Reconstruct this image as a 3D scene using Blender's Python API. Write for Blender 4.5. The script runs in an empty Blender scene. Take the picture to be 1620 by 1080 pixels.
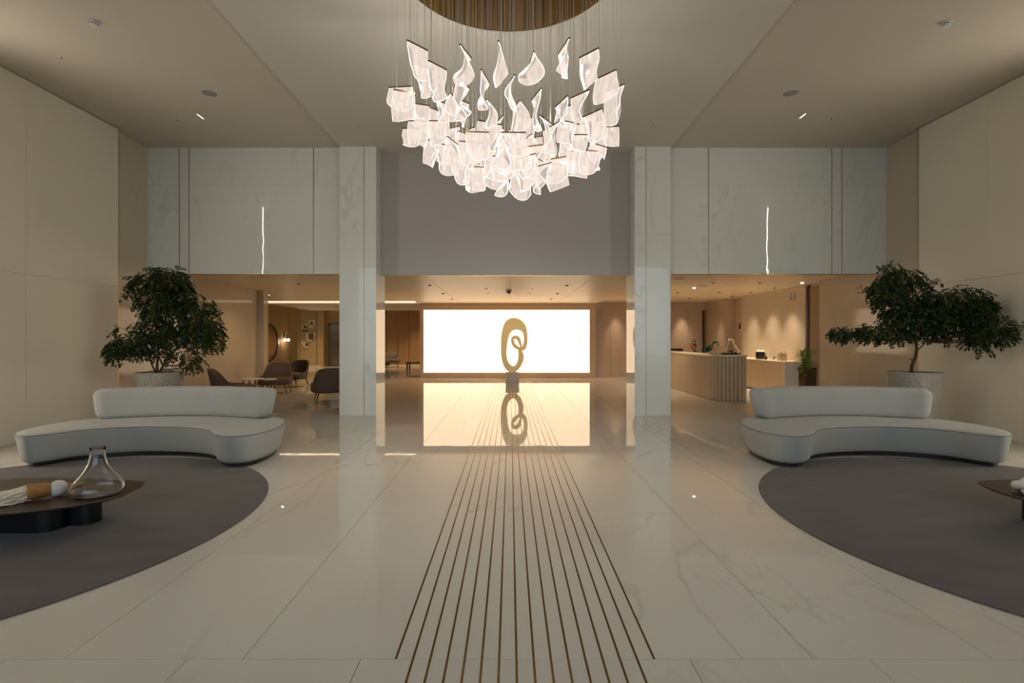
import bpy, bmesh, math, random
from mathutils import Vector, Matrix, noise as mnoise

random.seed(11)
PI = math.pi
S = bpy.context.scene
COL = S.collection

# ------------------------------------------------------------------ camera
FPX, VX, VY, EYE = 810.0, 807.0, 536.0, 1.5
cam_d = bpy.data.cameras.new('camera')
cam = bpy.data.objects.new('camera', cam_d)
COL.objects.link(cam)
cam_d.sensor_width = 36.0
cam_d.lens = FPX / 1620.0 * 36.0
cam_d.shift_x = (810 - VX) / 1620.0
cam_d.shift_y = (VY - 540) / 1620.0
cam_d.clip_start = 0.05
cam_d.clip_end = 200
cam.location = (0, 0, EYE)
cam.rotation_euler = (PI / 2, 0, 0)
S.camera = cam

# ------------------------------------------------------------------ world: overcast dusk sky, seen through the glazed entrance
W = bpy.data.worlds.new('dusk_sky')
S.world = W
W.use_nodes = True
wb = W.node_tree.nodes['Background']
wb.inputs['Color'].default_value = (0.70, 0.86, 1.0, 1)
WORLD_E = 1.35
wb.inputs['Strength'].default_value = WORLD_E

S.view_settings.view_transform = 'Standard'
S.view_settings.look = 'None'
S.view_settings.gamma = 1.0
S.view_settings.exposure = 0.42
S.view_settings.use_curve_mapping = False
S.cycles.max_bounces = 10
S.cycles.diffuse_bounces = 3
S.cycles.glossy_bounces = 4
S.cycles.transmission_bounces = 10
S.cycles.transparent_max_bounces = 24
S.cycles.caustics_reflective = False
S.cycles.caustics_refractive = False

# strengths of the lamps the place has (W / emission)
CH_DOWN = 12             # each LED in the chandelier bars, shining down
CH_ROUND = 7            # light scattered all round by the acrylic sheets
ENTRANCE_W = 75
SCREEN_EMIT = 1.48
SLIT_EMIT = 105
SPOT_W = 100
LOUNGE_W = 90


def light(name, kind, loc, power, color, parent=None, size=0.03, spot=None, blend=0.6, rot=(0, 0, 0)):
    d = bpy.data.lights.new(name, kind)
    d.energy = power
    d.color = color
    if kind in ('POINT', 'SPOT'):
        d.shadow_soft_size = size
    if kind == 'SPOT':
        d.spot_size = spot
        d.spot_blend = blend
    o = bpy.data.objects.new(name, d)
    COL.objects.link(o)
    o.location = loc
    o.rotation_euler = rot
    if parent:
        o.parent = parent
    return o


# the glazed entrance behind the camera lets the sky in (portal guides sampling only)
pd = bpy.data.lights.new('entrance_portal', 'AREA')
pd.shape = 'RECTANGLE'
pd.size, pd.size_y = 13.6, 4.6
pd.cycles.is_portal = True
po = bpy.data.objects.new('entrance_portal', pd)
COL.objects.link(po)
po.location = (0.1, -3.75, 2.5)
po.rotation_euler = (PI / 2, 0, 0)


# ------------------------------------------------------------------ unprojection
def at(px, py, Y):
    return Vector(((px - VX) / FPX * Y, Y, EYE - (py - VY) / FPX * Y))


def on_z(px, py, z):
    Y = FPX * (EYE - z) / (py - VY)
    return Vector(((px - VX) / FPX * Y, Y, z))


# ------------------------------------------------------------------ materials
def new_mat(name):
    m = bpy.data.materials.new(name)
    m.use_nodes = True
    nt = m.node_tree
    return m, nt, nt.nodes['Principled BSDF']


def hexc(r, g, b):
    f = lambda c: (c / 255 / 12.92) if c / 255 <= 0.04045 else ((c / 255 + 0.055) / 1.055) ** 2.4
    return (f(r), f(g), f(b), 1)


def plain(name, col, rough=0.5, metal=0.0, spec=0.5, bump=0.0, bscale=40.0, var=0.0, vscale=3.0, stretch=(1, 1, 1), sheen=0.0, coat=0.0):
    m, nt, p = new_mat(name)
    p.inputs['Base Color'].default_value = col
    p.inputs['Roughness'].default_value = rough
    p.inputs['Metallic'].default_value = metal
    p.inputs['Specular IOR Level'].default_value = spec
    if sheen:
        p.inputs['Sheen Weight'].default_value = sheen
    if coat:
        p.inputs['Coat Weight'].default_value = coat
    N, L = nt.nodes, nt.links
    if bump or var:
        tc = N.new('ShaderNodeTexCoord')
        mp = N.new('ShaderNodeMapping')
        mp.inputs['Scale'].default_value = stretch
        L.new(tc.outputs['Object'], mp.inputs['Vector'])
    if bump:
        n = N.new('ShaderNodeTexNoise')
        n.inputs['Scale'].default_value = bscale
        n.inputs['Detail'].default_value = 3
        L.new(mp.outputs['Vector'], n.inputs['Vector'])
        b = N.new('ShaderNodeBump')
        b.inputs['Strength'].default_value = bump
        b.inputs['Distance'].default_value = 0.01
        L.new(n.outputs['Fac'], b.inputs['Height'])
        L.new(b.outputs['Normal'], p.inputs['Normal'])
    if var:
        n2 = N.new('ShaderNodeTexNoise')
        n2.inputs['Scale'].default_value = vscale
        n2.inputs['Detail'].default_value = 5
        L.new(mp.outputs['Vector'], n2.inputs['Vector'])
        r = N.new('ShaderNodeValToRGB')
        r.color_ramp.elements[0].position = 0.3
        r.color_ramp.elements[1].position = 0.7
        r.color_ramp.elements[0].color = tuple(c * (1 - var) for c in col[:3]) + (1,)
        r.color_ramp.elements[1].color = tuple(min(1, c * (1 + var)) for c in col[:3]) + (1,)
        L.new(n2.outputs['Fac'], r.inputs['Fac'])
        L.new(r.outputs['Color'], p.inputs['Base Color'])
    return m


def marble(name, base, vein, rough=0.08, scale=0.55, stretch=(1, 1, 1), rot=(0, 0, 0), veinw=0.035, amount=0.6, wave=0.0, spec=0.5):
    m, nt, p = new_mat(name)
    N, L = nt.nodes, nt.links
    p.inputs['Roughness'].default_value = rough
    p.inputs['Specular IOR Level'].default_value = spec
    g = N.new('ShaderNodeNewGeometry')
    oi = N.new('ShaderNodeObjectInfo')
    mu = N.new('ShaderNodeMath')
    mu.operation = 'MULTIPLY'
    mu.inputs[1].default_value = 37.0
    L.new(oi.outputs['Random'], mu.inputs[0])
    cx = N.new('ShaderNodeCombineXYZ')
    L.new(mu.outputs[0], cx.inputs['X'])
    L.new(mu.outputs[0], cx.inputs['Z'])
    ad = N.new('ShaderNodeVectorMath')
    ad.operation = 'ADD'
    L.new(g.outputs['Position'], ad.inputs[0])
    L.new(cx.outputs[0], ad.inputs[1])
    mp = N.new('ShaderNodeMapping')
    mp.inputs['Rotation'].default_value = rot
    mp.inputs['Scale'].default_value = stretch
    L.new(ad.outputs[0], mp.inputs['Vector'])

    def ridge(sc, w, dist):
        n = N.new('ShaderNodeTexNoise')
        n.inputs['Scale'].default_value = sc
        n.inputs['Detail'].default_value = 4
        n.inputs['Roughness'].default_value = 0.55
        n.inputs['Distortion'].default_value = dist
        L.new(mp.outputs['Vector'], n.inputs['Vector'])
        s = N.new('ShaderNodeMath')
        s.operation = 'SUBTRACT'
        s.inputs[1].default_value = 0.5
        L.new(n.outputs['Fac'], s.inputs[0])
        a = N.new('ShaderNodeMath')
        a.operation = 'ABSOLUTE'
        L.new(s.outputs[0], a.inputs[0])
        mr = N.new('ShaderNodeMapRange')
        mr.inputs['From Min'].default_value = 0.0
        mr.inputs['From Max'].default_value = w
        mr.inputs['To Min'].default_value = 1.0
        mr.inputs['To Max'].default_value = 0.0
        L.new(a.outputs[0], mr.inputs['Value'])
        return mr.outputs['Result']
    r1 = ridge(scale, veinw, 1.2)
    r2 = ridge(scale * 2.7, veinw * 0.8, 0.6)
    pn = N.new('ShaderNodeTexNoise')
    pn.inputs['Scale'].default_value = scale * 1.3
    pn.inputs['Detail'].default_value = 2
    L.new(mp.outputs['Vector'], pn.inputs['Vector'])
    pm = N.new('ShaderNodeMapRange')
    pm.inputs['From Min'].default_value = 0.42
    pm.inputs['From Max'].default_value = 0.68
    L.new(pn.outputs['Fac'], pm.inputs['Value'])
    mx = N.new('ShaderNodeMath')
    mx.operation = 'MAXIMUM'
    h = N.new('ShaderNodeMath')
    h.operation = 'MULTIPLY'
    h.inputs[1].default_value = 0.35
    L.new(r2, h.inputs[0])
    L.new(r1, mx.inputs[0])
    L.new(h.outputs[0], mx.inputs[1])
    m2 = N.new('ShaderNodeMath')
    m2.operation = 'MULTIPLY'
    L.new(mx.outputs[0], m2.inputs[0])
    L.new(pm.outputs['Result'], m2.inputs[1])
    m3 = N.new('ShaderNodeMath')
    m3.operation = 'MULTIPLY'
    m3.inputs[1].default_value = amount
    L.new(m2.outputs[0], m3.inputs[0])
    mix = N.new('ShaderNodeMix')
    mix.data_type = 'RGBA'
    mix.inputs['A'].default_value = base
    mix.inputs['B'].default_value = vein
    L.new(m3.outputs[0], mix.inputs['Factor'])
    L.new(mix.outputs['Result'], p.inputs['Base Color'])
    if wave:
        wn = N.new('ShaderNodeTexNoise')
        wn.inputs['Scale'].default_value = 5.0
        wn.inputs['Detail'].default_value = 1
        L.new(g.outputs['Position'], wn.inputs['Vector'])
        b = N.new('ShaderNodeBump')
        b.inputs['Strength'].default_value = 1.0
        b.inputs['Distance'].default_value = wave
        L.new(wn.outputs['Fac'], b.inputs['Height'])
        L.new(b.outputs['Normal'], p.inputs['Normal'])
    return m


def emit(name, col, strength):
    m, nt, p = new_mat(name)
    p.inputs['Base Color'].default_value = (0.8, 0.8, 0.8, 1)
    p.inputs['Emission Color'].default_value = col
    p.inputs['Emission Strength'].default_value = strength
    return m


def glass(name, tint=(1, 1, 1, 1), rough=0.0):
    m, nt, p = new_mat(name)
    p.inputs['Base Color'].default_value = tint
    p.inputs['Transmission Weight'].default_value = 1.0
    p.inputs['Roughness'].default_value = rough
    p.inputs['IOR'].default_value = 1.45
    return m


def pane_glass(name):
    m, nt, p = new_mat(name)
    N, L = nt.nodes, nt.links
    t = N.new('ShaderNodeBsdfTransparent')
    g = N.new('ShaderNodeBsdfGlossy')
    g.inputs['Roughness'].default_value = 0.02
    fr = N.new('ShaderNodeFresnel')
    fr.inputs['IOR'].default_value = 1.45
    mx = N.new('ShaderNodeMixShader')
    L.new(fr.outputs[0], mx.inputs[0])
    L.new(t.outputs[0], mx.inputs[1])
    L.new(g.outputs[0], mx.inputs[2])
    L.new(mx.outputs[0], N['Material Output'].inputs['Surface'])
    return m


def acrylic(name, col, strength, clear):
    """edge-lit acrylic: part of the light passes straight through, the sheet itself glows"""
    m, nt, p = new_mat(name)
    N, L = nt.nodes, nt.links
    t = N.new('ShaderNodeBsdfTransparent')
    e = N.new('ShaderNodeEmission')
    e.inputs['Color'].default_value = col
    # stretched noise varies the emission strength a little across the sheet
    tc = N.new('ShaderNodeTexCoord')
    n = N.new('ShaderNodeTexNoise')
    n.inputs['Scale'].default_value = 14
    n.inputs['Detail'].default_value = 2
    mp = N.new('ShaderNodeMapping')
    mp.inputs['Scale'].default_value = (2.2, 2.2, 0.6)
    L.new(tc.outputs['Object'], mp.inputs['Vector'])
    L.new(mp.outputs['Vector'], n.inputs['Vector'])
    mr = N.new('ShaderNodeMapRange')
    mr.inputs['From Min'].default_value = 0.3
    mr.inputs['From Max'].default_value = 0.7
    mr.inputs['To Min'].default_value = strength * 0.85
    mr.inputs['To Max'].default_value = strength * 1.15
    L.new(n.outputs['Fac'], mr.inputs['Value'])
    L.new(mr.outputs['Result'], e.inputs['Strength'])
    g = N.new('ShaderNodeBsdfGlossy')
    g.inputs['Roughness'].default_value = 0.08
    g.inputs['Color'].default_value = (0.9, 0.9, 0.9, 1)
    mx = N.new('ShaderNodeMixShader')
    mx.inputs[0].default_value = 1 - clear
    L.new(t.outputs[0], mx.inputs[1])
    L.new(e.outputs[0], mx.inputs[2])
    fr = N.new('ShaderNodeFresnel')
    fr.inputs['IOR'].default_value = 1.2
    mg = N.new('ShaderNodeMixShader')
    L.new(fr.outputs[0], mg.inputs[0])
    L.new(mx.outputs[0], mg.inputs[1])
    L.new(g.outputs[0], mg.inputs[2])
    L.new(mg.outputs[0], N['Material Output'].inputs['Surface'])
    return m


M = {}
M['floor'] = marble('polished_floor_marble', hexc(212, 206, 194), hexc(158, 148, 134), rough=0.012, scale=0.42, stretch=(1.5, 0.55, 1), rot=(0, 0, 0.35), veinw=0.016, amount=0.34, wave=0.00012, spec=0.5)
M['grout'] = plain('floor_grout', hexc(168, 163, 152), 0.7)
M['marble'] = marble('wall_marble', hexc(226, 227, 219), hexc(146, 146, 140), rough=0.012, scale=0.5, stretch=(1.5, 1.5, 0.5), rot=(0, 0.25, 0), veinw=0.02, amount=0.28, wave=0.0006, spec=0.5)
M['marble_warm'] = marble('wall_marble_warm', hexc(206, 192, 170), hexc(160, 150, 136), rough=0.07, scale=0.5, stretch=(1.4, 1.4, 0.6), rot=(0.2, 0, 0), veinw=0.02, amount=0.2, wave=0.0003, spec=0.34)
M['wall_panel'] = plain('satin_wall_panel', hexc(234, 226, 206), 0.38, spec=0.4, var=0.02, vscale=0.7)
M['ceil'] = plain('ceiling_paint', hexc(205, 196, 182), 0.85, spec=0.2)
M['ceil_mid'] = plain('ceiling_paint_centre', hexc(208, 202, 192), 0.85, spec=0.2)
M['ceil_low'] = plain('ceiling_satin_lower', hexc(236, 218, 192), 0.4, spec=0.35)
M['grey'] = plain('grey_bulkhead_lacquer', hexc(176, 169, 164), 0.42, spec=0.35)
M['brass'] = plain('brushed_brass', hexc(112, 84, 44), 0.25, metal=1.0, bump=0.03, bscale=200, stretch=(1, 0.02, 1))
M['brass_strip'] = plain('brass_trim', hexc(176, 146, 92), 0.3, metal=1.0)
M['bronze_wood'] = plain('bronze_wood_lining', hexc(140, 106, 54), 0.5, var=0.35, vscale=5.0, stretch=(3, 3, 0.15))
M['frame_wall'] = plain('taupe_wall_lacquer', hexc(202, 178, 154), 0.4, spec=0.4)
M['screen'] = emit('backlit_screen', (1.0, 0.72, 0.46, 1), SCREEN_EMIT)
M['screen_frame'] = plain('screen_frame', hexc(200, 170, 140), 0.4)
M['slit'] = emit('linear_led', (1.0, 0.90, 0.76, 1), SLIT_EMIT)
M['line'] = emit('ceiling_line_led', (1.0, 0.82, 0.54, 1), 2.0)
M['sofa'] = plain('sofa_fabric', hexc(170, 169, 162), 0.82, spec=0.25, bump=0.15, bscale=320, var=0.03, vscale=4, sheen=0.15)
M['piping'] = plain('sofa_piping', hexc(116, 116, 112), 0.8)
M['black'] = plain('black_plinth', (0.006, 0.006, 0.007, 1), 0.5)
M['rug'] = plain('charcoal_rug', hexc(96, 88, 82), 0.95, spec=0.1, bump=0.35, bscale=260, var=0.12, vscale=2.2, stretch=(1, 2.5, 1), sheen=0.2)
M['table'] = plain('bronze_table_lacquer', hexc(78, 62, 44), 0.42, metal=0.35, spec=0.4)
M['table_leg'] = plain('dark_table_leg', hexc(22, 22, 24), 0.32, spec=0.5)
M['glass'] = glass('clear_glass')
M['yarn'] = plain('cream_yarn', hexc(236, 218, 192), 0.9, var=0.06, vscale=30)
M['wood'] = plain('mid_brown_wood', hexc(164, 116, 58), 0.5, var=0.25, vscale=18, stretch=(1, 6, 6))
M['bead'] = plain('white_bead', hexc(222, 214, 204), 0.6)
M['ceramic'] = plain('white_glazed_ceramic', hexc(226, 222, 216), 0.1, spec=0.6, coat=0.4)
M['gold'] = plain('sculpture_gold', hexc(240, 216, 160), 0.45, spec=0.5)
M['plinth'] = plain('stone_plinth', hexc(178, 168, 158), 0.4)
M['pot'] = plain('grey_woven_pot', hexc(160, 154, 142), 0.75, var=0.1, vscale=20)
M['pot_speck'] = plain('speckled_stone_pot', hexc(158, 150, 136), 0.75, var=0.32, vscale=38, bump=0.5, bscale=45)
M['soil'] = plain('dark_soil', hexc(46, 38, 28), 0.95, bump=0.6, bscale=60)
M['bark'] = plain('dark_bark', hexc(66, 50, 36), 0.85, bump=0.4, bscale=50)
M['leaf'] = plain('dark_green_leaf', hexc(46, 62, 26), 0.5, var=0.35, vscale=4.0, spec=0.35)
M['leaf_light'] = plain('bright_green_leaf', hexc(112, 134, 36), 0.55, var=0.35, vscale=9)
M['leaf_deep'] = plain('deep_green_leaf', hexc(56, 100, 44), 0.45, var=0.3, vscale=12)
M['flute'] = plain('ribbed_oak', hexc(196, 172, 142), 0.5, var=0.08, vscale=6, stretch=(4, 4, 0.3))
M['desk_top'] = plain('pale_desk_top', hexc(226, 208, 182), 0.3)
M['cabinet'] = plain('beige_cabinet', hexc(174, 150, 122), 0.45)
M['white'] = plain('white_lacquer', hexc(226, 220, 210), 0.35)
M['chair'] = plain('brown_grey_upholstery', hexc(104, 90, 82), 0.85, spec=0.2, bump=0.1, bscale=200)
M['chair_dark'] = plain('dark_leather', hexc(48, 40, 36), 0.5)
M['leg'] = plain('dark_walnut_leg', hexc(50, 34, 24), 0.45)
M['steel'] = plain('brushed_steel', hexc(150, 146, 140), 0.22, metal=1.0)
M['steel_dark'] = plain('dark_steel', hexc(96, 90, 82), 0.25, metal=1.0)  # a darker steel tone for frames, stands and channels
M['wood_panel'] = plain('brown_wood_panel', hexc(146, 112, 76), 0.45, var=0.12, vscale=3, stretch=(5, 5, 0.3))
M['lounge_wall'] = plain('ochre_wall_panel', hexc(164, 138, 92), 0.45, var=0.04, vscale=2)
M['mirror'] = plain('mirror_silver', (0.62, 0.60, 0.56, 1), 0.02, metal=1.0)
M['globe'] = emit('lit_globe', (1.0, 0.80, 0.62, 1), 4.0)
M['relief'] = plain('pale_relief_plaster', hexc(196, 178, 138), 0.7)
M['relief_dark'] = plain('bronze_relief', hexc(84, 66, 40), 0.5)
M['skin'] = plain('skin', hexc(176, 112, 82), 0.55)
M['hair'] = plain('black_hair', hexc(20, 16, 15), 0.5)
M['suit'] = plain('black_jacket', hexc(22, 21, 24), 0.7)
M['shirt'] = plain('white_shirt', hexc(220, 216, 210), 0.7)
M['screen_black'] = plain('black_plastic', hexc(16, 15, 16), 0.35)
M['red'] = plain('red_plastic', hexc(170, 34, 22), 0.4)
M['plastic_white'] = plain('white_plastic', hexc(214, 212, 206), 0.5)
M['speaker_grille'] = plain('grey_grille', hexc(150, 146, 146), 0.7, bump=0.3, bscale=300)
M['dark_gap'] = plain('dark_lens', hexc(60, 48, 38), 0.4)
M['lamp_on'] = emit('small_led', (1.0, 0.88, 0.74, 1), 4.0)
M['bag'] = plain('kraft_bag', hexc(184, 158, 118), 0.75)
M['tissue'] = plain('cream_tissue', hexc(232, 220, 200), 0.85)
M['planter'] = plain('dark_bronze_planter', hexc(72, 54, 34), 0.18, spec=0.6)
M['door_brown'] = plain('brown_door_panel', hexc(140, 112, 86), 0.4)
M['mullion'] = plain('dark_mullion', hexc(52, 50, 48), 0.4, metal=0.6)
M['pane'] = pane_glass('window_glass')
M['acrylic'] = acrylic('glowing_acrylic_sheet', (1.0, 0.84, 0.735, 1), 0.70, 0.42)
M['acrylic'].cycles.emission_sampling = 'NONE'
M['acrylic_edge'] = emit('glowing_acrylic_edge', (1.0, 0.87, 0.76, 1), 1.7)
M['acrylic_edge'].cycles.emission_sampling = 'NONE'
M['cable'] = plain('steel_cable', hexc(205, 198, 186), 0.4, metal=0.2)


# ------------------------------------------------------------------ mesh helpers
class MB:
    def __init__(self):
        self.v, self.f, self.mi = [], [], []

    def add(self, vs, fs, mi=0):
        o = len(self.v)
        self.v += [tuple(x) for x in vs]
        self.f += [tuple(i + o for i in f) for f in fs]
        self.mi += [mi] * len(fs)
        return self

    def box(self, a, b, mi=0):
        x0, y0, z0 = (min(p, q) for p, q in zip(a, b))
        x1, y1, z1 = (max(p, q) for p, q in zip(a, b))
        vs = [(x0, y0, z0), (x1, y0, z0), (x1, y1, z0), (x0, y1, z0), (x0, y0, z1), (x1, y0, z1), (x1, y1, z1), (x0, y1, z1)]
        fs = [(0, 3, 2, 1), (4, 5, 6, 7), (0, 1, 5, 4), (1, 2, 6, 5), (2, 3, 7, 6), (3, 0, 4, 7)]
        return self.add(vs, fs, mi)

    def prism(self, pts, z0, z1, mi=0):
        n = len(pts)
        vs = [(x, y, z0) for x, y in pts] + [(x, y, z1) for x, y in pts]
        fs = [tuple(range(n - 1, -1, -1)), tuple(range(n, 2 * n))]
        fs += [(i, (i + 1) % n, n + (i + 1) % n, n + i) for i in range(n)]
        return self.add(vs, fs, mi)

    def loft(self, rings, close=True, caps=True, mi=0):
        n = len(rings[0])
        vs = [p for r in rings for p in r]
        fs = []
        m = n if close else n - 1
        for k in range(len(rings) - 1):
            for i in range(m):
                j = (i + 1) % n
                fs.append((k * n + i, k * n + j, (k + 1) * n + j, (k + 1) * n + i))
        if caps and close:
            fs.append(tuple(range(n - 1, -1, -1)))
            fs.append(tuple((len(rings) - 1) * n + i for i in range(n)))
        return self.add(vs, fs, mi)

    def lathe(self, prof, c=(0, 0, 0), seg=32, mi=0, caps=True):
        rings = []
        for r, z in prof:
            rings.append([(c[0] + r * math.cos(2 * PI * i / seg), c[1] + r * math.sin(2 * PI * i / seg), c[2] + z) for i in range(seg)])
        return self.loft(rings, True, caps, mi)

    def tube(self, pts, rad, seg=8, mi=0, caps=True):
        pts = [Vector(p) for p in pts]
        n = len(pts)
        if not isinstance(rad, (list, tuple)):
            rad = [rad] * n
        rings, up = [], None
        for i, p in enumerate(pts):
            t = (pts[min(i + 1, n - 1)] - pts[max(i - 1, 0)]).normalized()
            if up is None:
                up = t.orthogonal().normalized()
            up = (up - t * up.dot(t))
            up = up.normalized() if up.length > 1e-6 else t.orthogonal().normalized()
            s = t.cross(up)
            rings.append([p + (up * math.cos(2 * PI * k / seg) + s * math.sin(2 * PI * k / seg)) * rad[i] for k in range(seg)])
        return self.loft(rings, True, caps, mi)

    def sphere(self, c, r, seg=16, rings=10, mi=0, sc=(1, 1, 1)):
        prof = [(max(1e-4, math.sin(PI * k / rings)) * r, -math.cos(PI * k / rings) * r) for k in range(rings + 1)]
        rr = []
        for a, z in prof:
            rr.append([(c[0] + a * math.cos(2 * PI * i / seg) * sc[0], c[1] + a * math.sin(2 * PI * i / seg) * sc[1], c[2] + z * sc[2]) for i in range(seg)])
        return self.loft(rr, True, True, mi)

    def mesh(self, name, smooth=False, bevel=0.0, seg=2, angle=40):
        me = bpy.data.meshes.new(name)
        me.from_pydata(self.v, [], self.f)
        for p, mi in zip(me.polygons, self.mi):
            p.material_index = mi
        bm = bmesh.new()
        bm.from_mesh(me)
        bmesh.ops.recalc_face_normals(bm, faces=bm.faces)
        if bevel:
            es = [e for e in bm.edges if len(e.link_faces) == 2 and e.calc_face_angle(0) > 0.5]
            bmesh.ops.bevel(bm, geom=es, offset=bevel, segments=seg, affect='EDGES', profile=0.5)
        bm.to_mesh(me)
        bm.free()
        if smooth:
            me.polygons.foreach_set('use_smooth', [True] * len(me.polygons))
            me.set_sharp_from_angle(angle=math.radians(angle))
        me.update()
        return me

    def obj(self, name, mats, parent=None, loc=(0, 0, 0), rz=0.0, **kw):
        me = self.mesh(name, **kw)
        return link(name, me, mats, parent, loc, rz)


def link(name, me, mats=None, parent=None, loc=(0, 0, 0), rz=0.0):
    if mats is not None and len(me.materials) == 0:
        for m in (mats if isinstance(mats, (list, tuple)) else [mats]):
            me.materials.append(M[m] if isinstance(m, str) else m)
    o = bpy.data.objects.new(name, me)
    COL.objects.link(o)
    o.location = loc
    o.rotation_euler = (0, 0, rz)
    if parent:
        o.parent = parent
    return o


def tag(o, label, cat=None, group=None, kind=None):
    o['label'] = label
    if cat:
        o['category'] = cat
    if group:
        o['group'] = group
    if kind:
        o['kind'] = kind
    return o


def thing(name, label, cat, loc=(0, 0, 0), rz=0.0, group=None):
    o = bpy.data.objects.new(name, None)
    o.empty_display_size = 0.1
    COL.objects.link(o)
    o.location = loc
    o.rotation_euler = (0, 0, rz)
    return tag(o, label, cat, group)


def struct(o, label, cat=None):
    o['kind'] = 'structure'
    o['label'] = label
    if cat:
        o['category'] = cat
    return o


def box(name, a, b, mat, parent=None, bevel=0.0):
    """box whose origin is at the centre of its base"""
    c = ((a[0] + b[0]) / 2, (a[1] + b[1]) / 2, min(a[2], b[2]))
    m = MB().box([p - q for p, q in zip(a, c)], [p - q for p, q in zip(b, c)])
    return m.obj(name, mat, parent, c, bevel=bevel)


def catmull(pts, per=8, closed=True):
    pts = [Vector(p) for p in pts]
    n = len(pts)
    out = []
    for i in range(n if closed else n - 1):
        g = (lambda k: pts[k % n]) if closed else (lambda k: pts[max(0, min(n - 1, k))])
        p0, p1, p2, p3 = g(i - 1), g(i), g(i + 1), g(i + 2)
        for k in range(per):
            t = k / per
            out.append(0.5 * ((2 * p1) + (p2 - p0) * t + (2 * p0 - 5 * p1 + 4 * p2 - p3) * t * t + (3 * p1 - p0 - 3 * p2 + p3) * t ** 3))
    if not closed:
        out.append(pts[-1])
    return out


def offset_poly(pts, d):
    """move every point of a counter-clockwise closed outline inwards by d"""
    n = len(pts)
    out = []
    for i in range(n):
        a, b = pts[i - 1], pts[(i + 1) % n]
        t = Vector((b[0] - a[0], b[1] - a[1]))
        if t.length < 1e-9:
            out.append((pts[i][0], pts[i][1]))
            continue
        t.normalize()
        out.append((pts[i][0] - t.y * d, pts[i][1] + t.x * d))
    return out


def ccw(pts):
    a = sum(pts[i][0] * pts[(i + 1) % len(pts)][1] - pts[(i + 1) % len(pts)][0] * pts[i][1] for i in range(len(pts)))
    return list(pts) if a > 0 else list(reversed(pts))


def eval_mesh(o, name):
    bpy.context.view_layer.update()
    dg = bpy.context.evaluated_depsgraph_get()
    me = bpy.data.meshes.new_from_object(o.evaluated_get(dg))
    me.name = name
    old = o.data
    bpy.data.objects.remove(o)
    return me


def skin_mesh(name, verts, edges, radii, root=0, sub=2):
    me = bpy.data.meshes.new(name)
    me.from_pydata(verts, edges, [])
    o = bpy.data.objects.new(name, me)
    COL.objects.link(o)
    md = o.modifiers.new('skin', 'SKIN')
    md.use_smooth_shade = True
    sk = me.skin_vertices[0].data
    for i, r in enumerate(radii):
        sk[i].radius = r if isinstance(r, tuple) else (r, r)
        sk[i].use_root = (i == root)
    s = o.modifiers.new('sub', 'SUBSURF')
    s.levels = sub
    s.render_levels = sub
    return eval_mesh(o, name)


ORD = ['first', 'second', 'third', 'fourth', 'fifth', 'sixth', 'seventh', 'eighth', 'ninth', 'tenth', 'eleventh', 'twelfth', 'thirteenth', 'fourteenth', 'fifteenth', 'sixteenth']

# ================================================================== THE SETTING
XL, XR = -7.09, 7.38          # face of the big wall panels
RL, RR = -7.17, 7.45          # recessed marble returns
YC = 10.04                    # column fronts
YM = 10.20                    # upper marble walls
ZS, ZM, ZL, ZLM = 5.31, 5.27, 2.94, 2.88
COLX = ((-3.347, -2.628), (2.442, 3.149))
YF = -3.9                     # glazed entrance wall

# ---------------------------------------------------------------- floor
fl = box('floor', (-14, YF, -0.12), (9.2, 30.2, -0.010), 'grout')
struct(fl, 'polished cream marble floor in long slabs')
fl_o = Vector(fl.location)


def floor_part(name, me, mats, loc):
    o = link(name, me, mats, fl, Vector(loc) - fl_o)
    return o


W0, TL, GAP = 0.84, 2.0, 0.0035
jl, jr = -1.254, 1.42
xs = [jl, -0.536, 0.676, jr]
while xs[0] > -7.3:
    xs.insert(0, xs[0] - W0)
while xs[-1] < 7.9:
    xs.append(xs[-1] + W0)
tile_cache = {}


def tile(x0, x1, y0, y1):
    w, l = round(x1 - x0, 4), round(y1 - y0, 4)
    if (w, l) not in tile_cache:
        tile_cache[(w, l)] = MB().box((-w / 2 + GAP / 2, -l / 2 + GAP / 2, -0.010), (w / 2 - GAP / 2, l / 2 - GAP / 2, 0)).mesh('tile')
    floor_part('tile', tile_cache[(w, l)], 'floor', ((x0 + x1) / 2, (y0 + y1) / 2, 0))


y = 2.4
while y < 20.3:
    for a, b in zip(xs[:-1], xs[1:]):
        tile(a, b, y, y + TL)
    y += TL
near = [-1.51 - W0 * 7 + W0 * k for k in range(8)] + [-0.70, 0.84, 1.68]
near += [1.68 + W0 * k for k in range(1, 8)]
for a, b in zip(near[:-1], near[1:]):
    tile(a, b, 0.4, 2.4)
# the floor goes on beyond and behind as plain slabs
YT = 20.4
rest = MB()
for a, b in ((-14, -9.65), (-9.65, xs[0]), (xs[0], -3), (-3, 3), (3, 9.2)):
    rest.box((a + .002, YT + .002, -0.010), (b - .002, 30.2, 0))
rest.box((-14, 10.5, -0.010), (xs[0] - .002, YT, 0))
rest.box((xs[-1] + .002, 2.4, -0.010), (9.2, YT, 0))
rest.box((-8, YF, -0.010), (9.2, 0.398, 0))
rest.box((-8, 0.4, -0.010), (near[0] - .002, 2.4, 0))
ro = rest.obj('distant_slab', 'floor', fl, -fl_o)
ro['kind'] = 'stuff'
# brass lines let into the slabs
for i in range(16):
    x = -0.536 + 0.0808 * i
    y0 = 2.40 if i in (0, 15) else -1.0
    m = MB().box((-0.0055, y0, 0), (0.0055, 19.4, 0.0009))
    floor_part('brass_inlay', m.mesh('brass_inlay'), 'brass', (x, 0, 0))

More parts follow.
